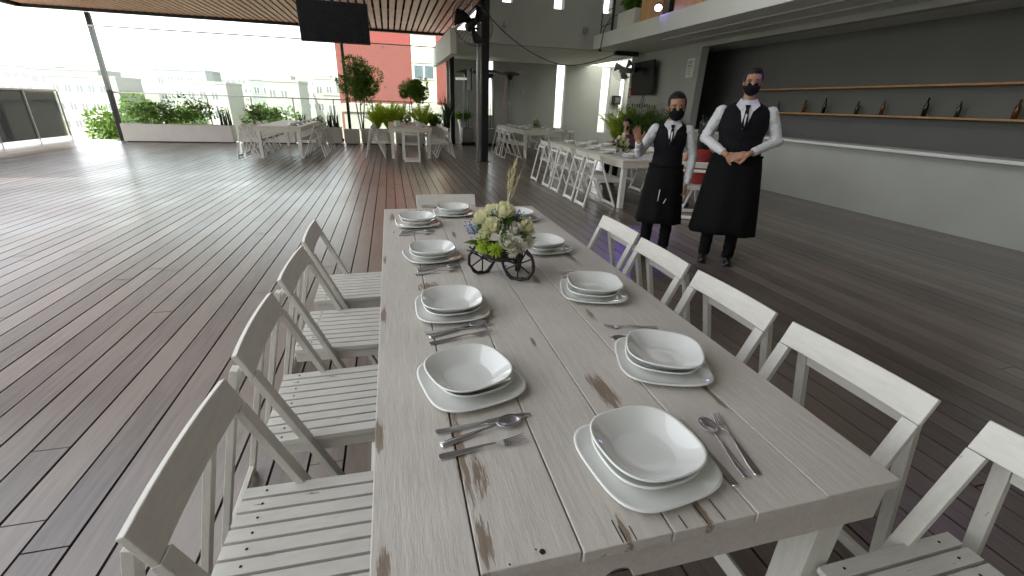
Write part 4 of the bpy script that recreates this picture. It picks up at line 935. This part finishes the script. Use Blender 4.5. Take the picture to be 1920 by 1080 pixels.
def head_prims(b, c, rot, fem=True):
    c = Vector(c); T = lambda p: c+rot @ Vector(p)
    b.ell(T((0,.012,.030)), (.073,.090,.088), 18, 12, rot); b.ell(T((0,-.018,-.035)), (.056,.066,.075), 16, 10, rot); b.ell(T((0,-.045,-.085)), (.026,.024,.024), 10, 8, rot)
    b.ell(T((0,-.078,-.022)), (.014,.018,.022), 10, 8, rot); b.cap(T((0,-.080,-.020)), .009, T((0,-.074,.012)), .006, 8)
    for s_ in (-1,1):
        b.ell(T((s_*.032,-.066,.018)), (.022,.012,.008), 10, 7, rot); b.ell(T((s_*.038,-.055,-.028)), (.022,.018,.02), 10, 7, rot)
        b.ell(T((s_*.074,.012,-.005)), (.010,.018,.030), 10, 8, rot)
    b.ell(T((0,-.074,-.055)), (.024,.010,.010), 10, 7, rot)
def face_parts(root, body, c, rot, mask=True, hair='bun'):
    c = Vector(c); T = lambda p: c+rot @ Vector(p); b = MB(); ir = MB(); br = MB()
    for s_ in (-1,1):
        b.ell(T((s_*.031,-.069,.001)), (.0125,.009,.0062), 10, 7, rot); ir.ell(T((s_*.031,-.0765,.001)), (.0055,.003,.0055), 8, 6, rot)
        br.tube([T((s_*.013,-.081,.018)), T((s_*.031,-.081,.025)), T((s_*.05,-.070,.019))], [.0028,.0034,.002], 6)
        br.tube([T((s_*.018,-.078,.005)), T((s_*.031,-.080,.009)), T((s_*.045,-.072,.004))], .0016, 5)
    b.build('eyes', X['eye'], body, smooth=True); ir.build('irises', X['iris'], body, smooth=True); br.build('eyebrows', X['hair'], root, smooth=True)
    if mask:
        m = MB(); m.ell(T((0,-.036,-.050)), (.068,.060,.064), 16, 10, rot); m.ell(T((0,-.074,-.030)), (.020,.022,.024), 10, 8, rot); m.ell(T((0,-.058,-.088)), (.032,.022,.024), 10, 8, rot)
        mo = blob('face_mask', m, X['mask'], root, .005, 3)
        st = MB()
        for s_ in (-1,1):
            st.tube([T((s_*.058,-.055,-.022)), T((s_*.074,-.01,.0)), T((s_*.080,.02,.015))], .002, 5); st.tube([T((s_*.056,-.045,-.075)), T((s_*.074,.0,-.035)), T((s_*.080,.02,-.03))], .002, 5)
        st.build('straps', X['mask'], mo, smooth=True)
    h = MB(); h.ell(T((0,.034,.040)), (.081,.085,.092), 18, 12, rot); h.ell(T((0,.005,.075)), (.066,.072,.052), 16, 10, rot)
    for s_ in (-1,1): h.ell(T((s_*.060,.015,.035)), (.022,.050,.045), 10, 8, rot)
    if hair == 'bun': h.ell(T((.0,.135,.02)), (.045,.04,.045), 12, 9, rot); h.cap(T((.01,.125,.0)), .035, T((.045,.09,-.17)), .028)
    if hair == 'long': h.ell(T((0,.06,-.06)), (.095,.065,.15), 14, 10, rot); h.ell(T((0,.075,-.17)), (.11,.055,.14), 14, 10, rot)
    if hair == 'short': h.ell(T((0,.0,.10)), (.062,.068,.032), 14, 9, rot)
    blob('hair', h, X['hair'], root, .007, 2, .003, 45)
def limb(b, pts, rr, seg=12):
    for i in range(len(pts)-1): b.cap(pts[i], rr[i], pts[i+1], rr[i+1], seg)

def waiter(label, loc, rz, H, P, hair, hands_, skin, head_rot=(0,0,0), vox=.0065, girth=1.0):
    """standing figure, faces -Y locally; P holds elbows and wrists"""
    k = H/1.68; t = empty('person', loc, rz, label, 'person'); V = lambda x_, y_, z_: Vector((x_*k, y_*k, z_*k))
    rot = Matrix.Rotation(head_rot[2],3,'Z') @ Matrix.Rotation(head_rot[0],3,'X') @ Matrix.Rotation(head_rot[1],3,'Y') @ Matrix.Scale(P.get('hs',1),3)
    hc = V(P.get('hx',0), -.03, 1.545); b = MB(); head_prims(b, hc, rot)
    b.cap(hc+Vector((0,.03,-.06)), .052, V(0,.01,1.35), .058); g_ = girth
    b.loft([(0,0,.84*k,.155*g_*k,.11*k),(0,0,.95*k,.15*g_*k,.10*k),(0,0,1.08*k,.13*g_*k,.095*k),(0,0,1.22*k,.155*g_*k,.11*k),(0,0,1.33*k,.16*g_*k,.09*k),(0,.01*k,1.385*k,.07*k,.06*k)], 20)
    for s_, nm in ((-1,'r'),(1,'l')):
        sh = V(s_*.175*g_, 0, 1.335); el = V(*P['el_'+nm]); wr = V(*P['wr_'+nm]); limb(b, [sh+V(-s_*.012,0,-.02), el, wr], [.040,.036,.027])
        hd, hn, ht, hcu = hands_[nm]; hand(b, wr, hd, hn, ht, hcu)
        hp = V(s_*.085, 0, .86); kn_ = V(s_*.095, -.02, .47); an = V(s_*.10, .02, .09); limb(b, [hp, kn_, an], [.075,.05,.036])
        b.ell(V(s_*.105,-.05,.035), (.038,.10,.03), 10, 7)
    body = blob('body', b, skin, t, vox, 2)
    face_parts(t, body, hc, rot, True, hair)
    s = MB(); s.loft([(0,0,.92*k,.165*g_*k,.118*k),(0,0,1.08*k,.148*g_*k,.108*k),(0,0,1.22*k,.160*g_*k,.112*k),(0,0,1.315*k,.165*g_*k,.090*k),(0,.005*k,1.365*k,.100*k,.068*k),(0,.008*k,1.415*k,.060*k,.058*k)], 20)
    for s_, nm in ((-1,'r'),(1,'l')):
        sh = V(s_*.176*g_, .004, 1.318); el = V(*P['el_'+nm]); wr = V(*P['wr_'+nm]); q = P.get('cuff_'+nm, .92); limb(s, [sh, sh.lerp(el,.5), el, el.lerp(wr, q)], [.061,.057,.050,.040])
    sh_o = blob('shirt', s, X['shirt'], t, .009, 3, .006, 22)
    c_ = MB()
    for s_ in (-1,1):
        c_.prism([V(s_*.060,-.012,1.425), V(s_*.012,-.094,1.385), V(s_*.046,-.128,1.325), V(s_*.090,-.088,1.372)], V(0,.008,.004))
    c_.build('collar', X['shirt'], sh_o, bevel=.002)
    tie = MB(); tie.prism([V(-.020,-.108,1.375), V(.020,-.108,1.375), V(.013,-.128,1.342), V(-.013,-.128,1.342)], V(0,.014,0)); tie.prism([V(-.012,-.130,1.341), V(.012,-.130,1.341), V(.024,-.160,1.22), V(.0,-.162,1.18), V(-.024,-.160,1.22)], V(0,.012,0)); tie.build('tie', X['vest'], t, bevel=.003)
    # vest: lofted shell open in a V at the neck
    v = MB(); v.loft([(0,0,.90*k,.180*g_*k,.130*k),(0,0,1.0*k,.170*g_*k,.124*k),(0,0,1.10*k,.160*g_*k,.120*k),(0,-.002*k,1.20*k,.180*g_*k,.134*k),(0,0,1.28*k,.180*g_*k,.128*k),(0,.003*k,1.335*k,.178*g_*k,.106*k),(0,.008*k,1.372*k,.140*k,.082*k),(0,.014*k,1.395*k,.095*k,.062*k)], 24)
    vo = blob('vest', v, X['vest'], t, .009, 2, .002, 30)
    # cut V neck: shirt front panel proud of the vest
    pn = MB(); rws = ((1.405,.050,-.062),(1.375,.056,-.088),(1.34,.048,-.112),(1.29,.034,-.134),(1.24,.020,-.144),(1.19,.003,-.147)); vv = []
    for (z_, w_, y_) in rws: vv += [V(-w_,y_+.012,z_), V(0,y_-.006,z_), V(w_,y_+.012,z_)]
    pn.add(vv, [(i*3+j, i*3+j+1, i*3+j+4, i*3+j+3) for i in range(5) for j in range(2)]); po = pn.build('shirt_front', X['shirt'], sh_o); m1 = po.modifiers.new('th','SOLIDIFY'); m1.thickness = .012; m1.offset = 0
    tr = MB(); tr.loft([(0,0,.80*k,.165*k,.125*k),(0,0,.92*k,.168*g_*k,.122*k),(0,0,.97*k,.160*g_*k,.115*k)], 20)
    for s_ in (-1,1): limb(tr, [V(s_*.09,0,.82), V(s_*.10,-.015,.47), V(s_*.105,.015,.07)], [.092,.070,.060])
    blob('trousers', tr, X['trouser'], t, .011, 3, .006, 16)
    for s_ in (-1,1):
        sb_ = MB(); sb_.ell(V(s_*.11,-.055,.035), (.048,.125,.040), 14, 8); sb_.box(s_*.11*k-.04,s_*.11*k+.04,-.15*k,.07*k,.0,.022); blob('shoe', sb_, X['shoe'], t, .008, 2)
    a0 = P.get('apron_z', .34); ap = MB(); vs = []; n = 26; rows = 9
    for i in range(rows):
        q = i/(rows-1); z_ = (.965-(.965-a0)*q)*k
        for j in range(n):
            th = R(-205+230*j/(n-1)) if False else R(-210+240*j/(n-1)); wv = .012*math.sin(j*1.25)*q
            vs.append(((.183+.075*q**.8+wv)*k*g_*math.cos(th), (.134+.065*q**.8+wv)*k*math.sin(th), z_-.02*k*abs(math.cos(th))*q))
    ap.add(vs, [(i*n+j, i*n+j+1, (i+1)*n+j+1, (i+1)*n+j) for i in range(rows-1) for j in range(n-1)]); ao = ap.build('apron', X['apron'], t, smooth=True)
    m_ = ao.modifiers.new('th','SOLIDIFY'); m_.thickness = .005
    bt = MB(); bt.tube([((.187)*k*g_*math.cos(2*math.pi*j/24), .138*k*math.sin(2*math.pi*j/24), .965*k) for j in range(24)], .012, 6, closed=True); bt.build('apron_band', X['apron'], ao, smooth=True)
    return t
wt = waiter('waitress in black vest and long apron waving one hand, black mask', (2.83,4.32,0), R(-30), 1.66,
    dict(hx=.012, hs=1.13, el_r=(-.30,-.02,1.075), wr_r=(-.315,-.22,1.20), cuff_r=.90, el_l=(.255,.04,1.07), wr_l=(.235,-.03,.80), cuff_l=.97, apron_z=.36), 'bun',
    {'r': ((-.35,-.15,1.0), (.25,-1,.1), 1, .12), 'l': ((-.1,-.1,-1), (-1,.2,0), 1, .3)}, X['skin'], (R(4),R(-3),R(4)), girth=.93)
# pens clipped in the apron pocket
b = MB(); b.tube([(-.04,-.205,.60),(-.035,-.200,.72)], .005, 6); b.tube([(.02,-.205,.58),(.04,-.203,.63)], .005, 6); b.build('pen', X['winframe'], wt, smooth=True)
wt2 = waiter('second waiter in black vest with hands clasped at the right', (3.31,3.87,0), R(-38), 1.91,
    dict(hx=0, el_r=(-.285,.02,1.10), wr_r=(-.09,-.19,.985), cuff_r=.80, el_l=(.285,.02,1.10), wr_l=(.075,-.20,1.0), cuff_l=.8, apron_z=.30), 'short',
    {'r': ((1,-.18,-.25), (-.1,.9,-.4), -1, .35), 'l': ((-1,-.10,-.25), (.1,.9,-.4), 1, .4)}, X['skin2'], (R(2),0,0), girth=1.08)

def sitter(label, loc, rz, top_m, bottom_m, skin, hair, mask, P, vox=.009, sleeves=True):
    t = empty('person', loc, rz, label, 'person'); V = lambda *a: Vector(a); rot = Matrix.Rotation(P.get('yaw',0),3,'Z'); hc = V(0,-.05,1.17); b = MB(); head_prims(b, hc, rot)
    b.cap(hc+V(0,.03,-.06), .05, V(0,-.01,.98), .055); b.loft([(0,.02,.46,.16,.13),(0,.01,.60,.14,.11),(0,0,.78,.15,.11),(0,-.01,.93,.165,.10),(0,-.01,1.0,.07,.06)], 18)
    for s_, nm in ((-1,'r'),(1,'l')):
        sh = V(s_*.175,-.01,.93); el = V(*P['el_'+nm]); wr = V(*P['wr_'+nm]); limb(b, [sh,el,wr], [.047,.037,.027]); hand(b, wr, (wr-el), V(0,0,-1), s_*-1, .3)
        limb(b, [V(s_*.09,.0,.53), V(s_*.11,-.42,.53), V(s_*.11,-.46,.09)], [.078,.052,.036]); b.ell(V(s_*.11,-.52,.04), (.04,.11,.035), 10, 7)
    body = blob('body', b, skin, t, vox, 2); face_parts(t, body, hc, rot, mask, hair)
    s = MB(); s.loft([(0,.02,.47,.175,.145),(0,.01,.60,.155,.125),(0,0,.78,.17,.128),(0,-.01,.925,.18,.112),(0,-.005,.985,.09,.075)], 18)
    if sleeves:
        for s_, nm in ((-1,'r'),(1,'l')): sh = V(s_*.178,-.01,.925); limb(s, [sh, V(*P['el_'+nm]), V(*P['el_'+nm]).lerp(V(*P['wr_'+nm]),.85)], [.066,.052,.042])
    blob('jacket' if sleeves else 'dress', s, top_m, t, .011, 3, .005, 20)
    lg = MB()
    for s_ in (-1,1):
        limb(lg, [V(s_*.09,.02,.53), V(s_*.11,-.42,.535)], [.095,.075]) if not P.get('trousers') else limb(lg, [V(s_*.09,.02,.53), V(s_*.11,-.42,.535), V(s_*.11,-.45,.12)], [.095,.072,.055])
    blob('trousers' if P.get('trousers') else 'skirt', lg, bottom_m, t, .012, 3, .004, 18)
    for s_ in (-1,1): sb_ = MB(); sb_.ell(V(s_*.11,-.53,.04), (.046,.13,.042), 12, 8); blob('shoe', sb_, X['shoe'], t, .01, 2)
    if sleeves:
        c_ = MB(); c_.prism([V(-.04,-.112,1.01), V(.04,-.112,1.01), V(0,-.15,.82)], V(0,.02,0)); c_.build('shirt_front', X['shirt'], t)
        ti = MB(); ti.prism([V(-.012,-.128,.985), V(.012,-.128,.985), V(.018,-.15,.85), V(-.018,-.15,.85)], V(0,.012,0)); ti.build('tie', X['blue'], t)
    return t
sitter('seated man in burgundy jacket and black mask behind the flowers', (4.86,9.05,0), R(-62), X['burgundy'], X['trouser'], X['skin2'], 'short', True,
       dict(el_r=(-.26,-.10,.74), wr_r=(-.12,-.33,.80), el_l=(.26,-.10,.74), wr_l=(.12,-.33,.80), trousers=True))
sitter('seated woman in red dress with long black hair seen from behind', (4.52,6.05,0), R(165), X['red_dress'], X['red_dress'], X['skin2'], 'long', False,
       dict(el_r=(-.27,.02,.70), wr_r=(-.30,-.20,.86), el_l=(.26,-.02,.70), wr_l=(.10,-.25,.62)), sleeves=False)
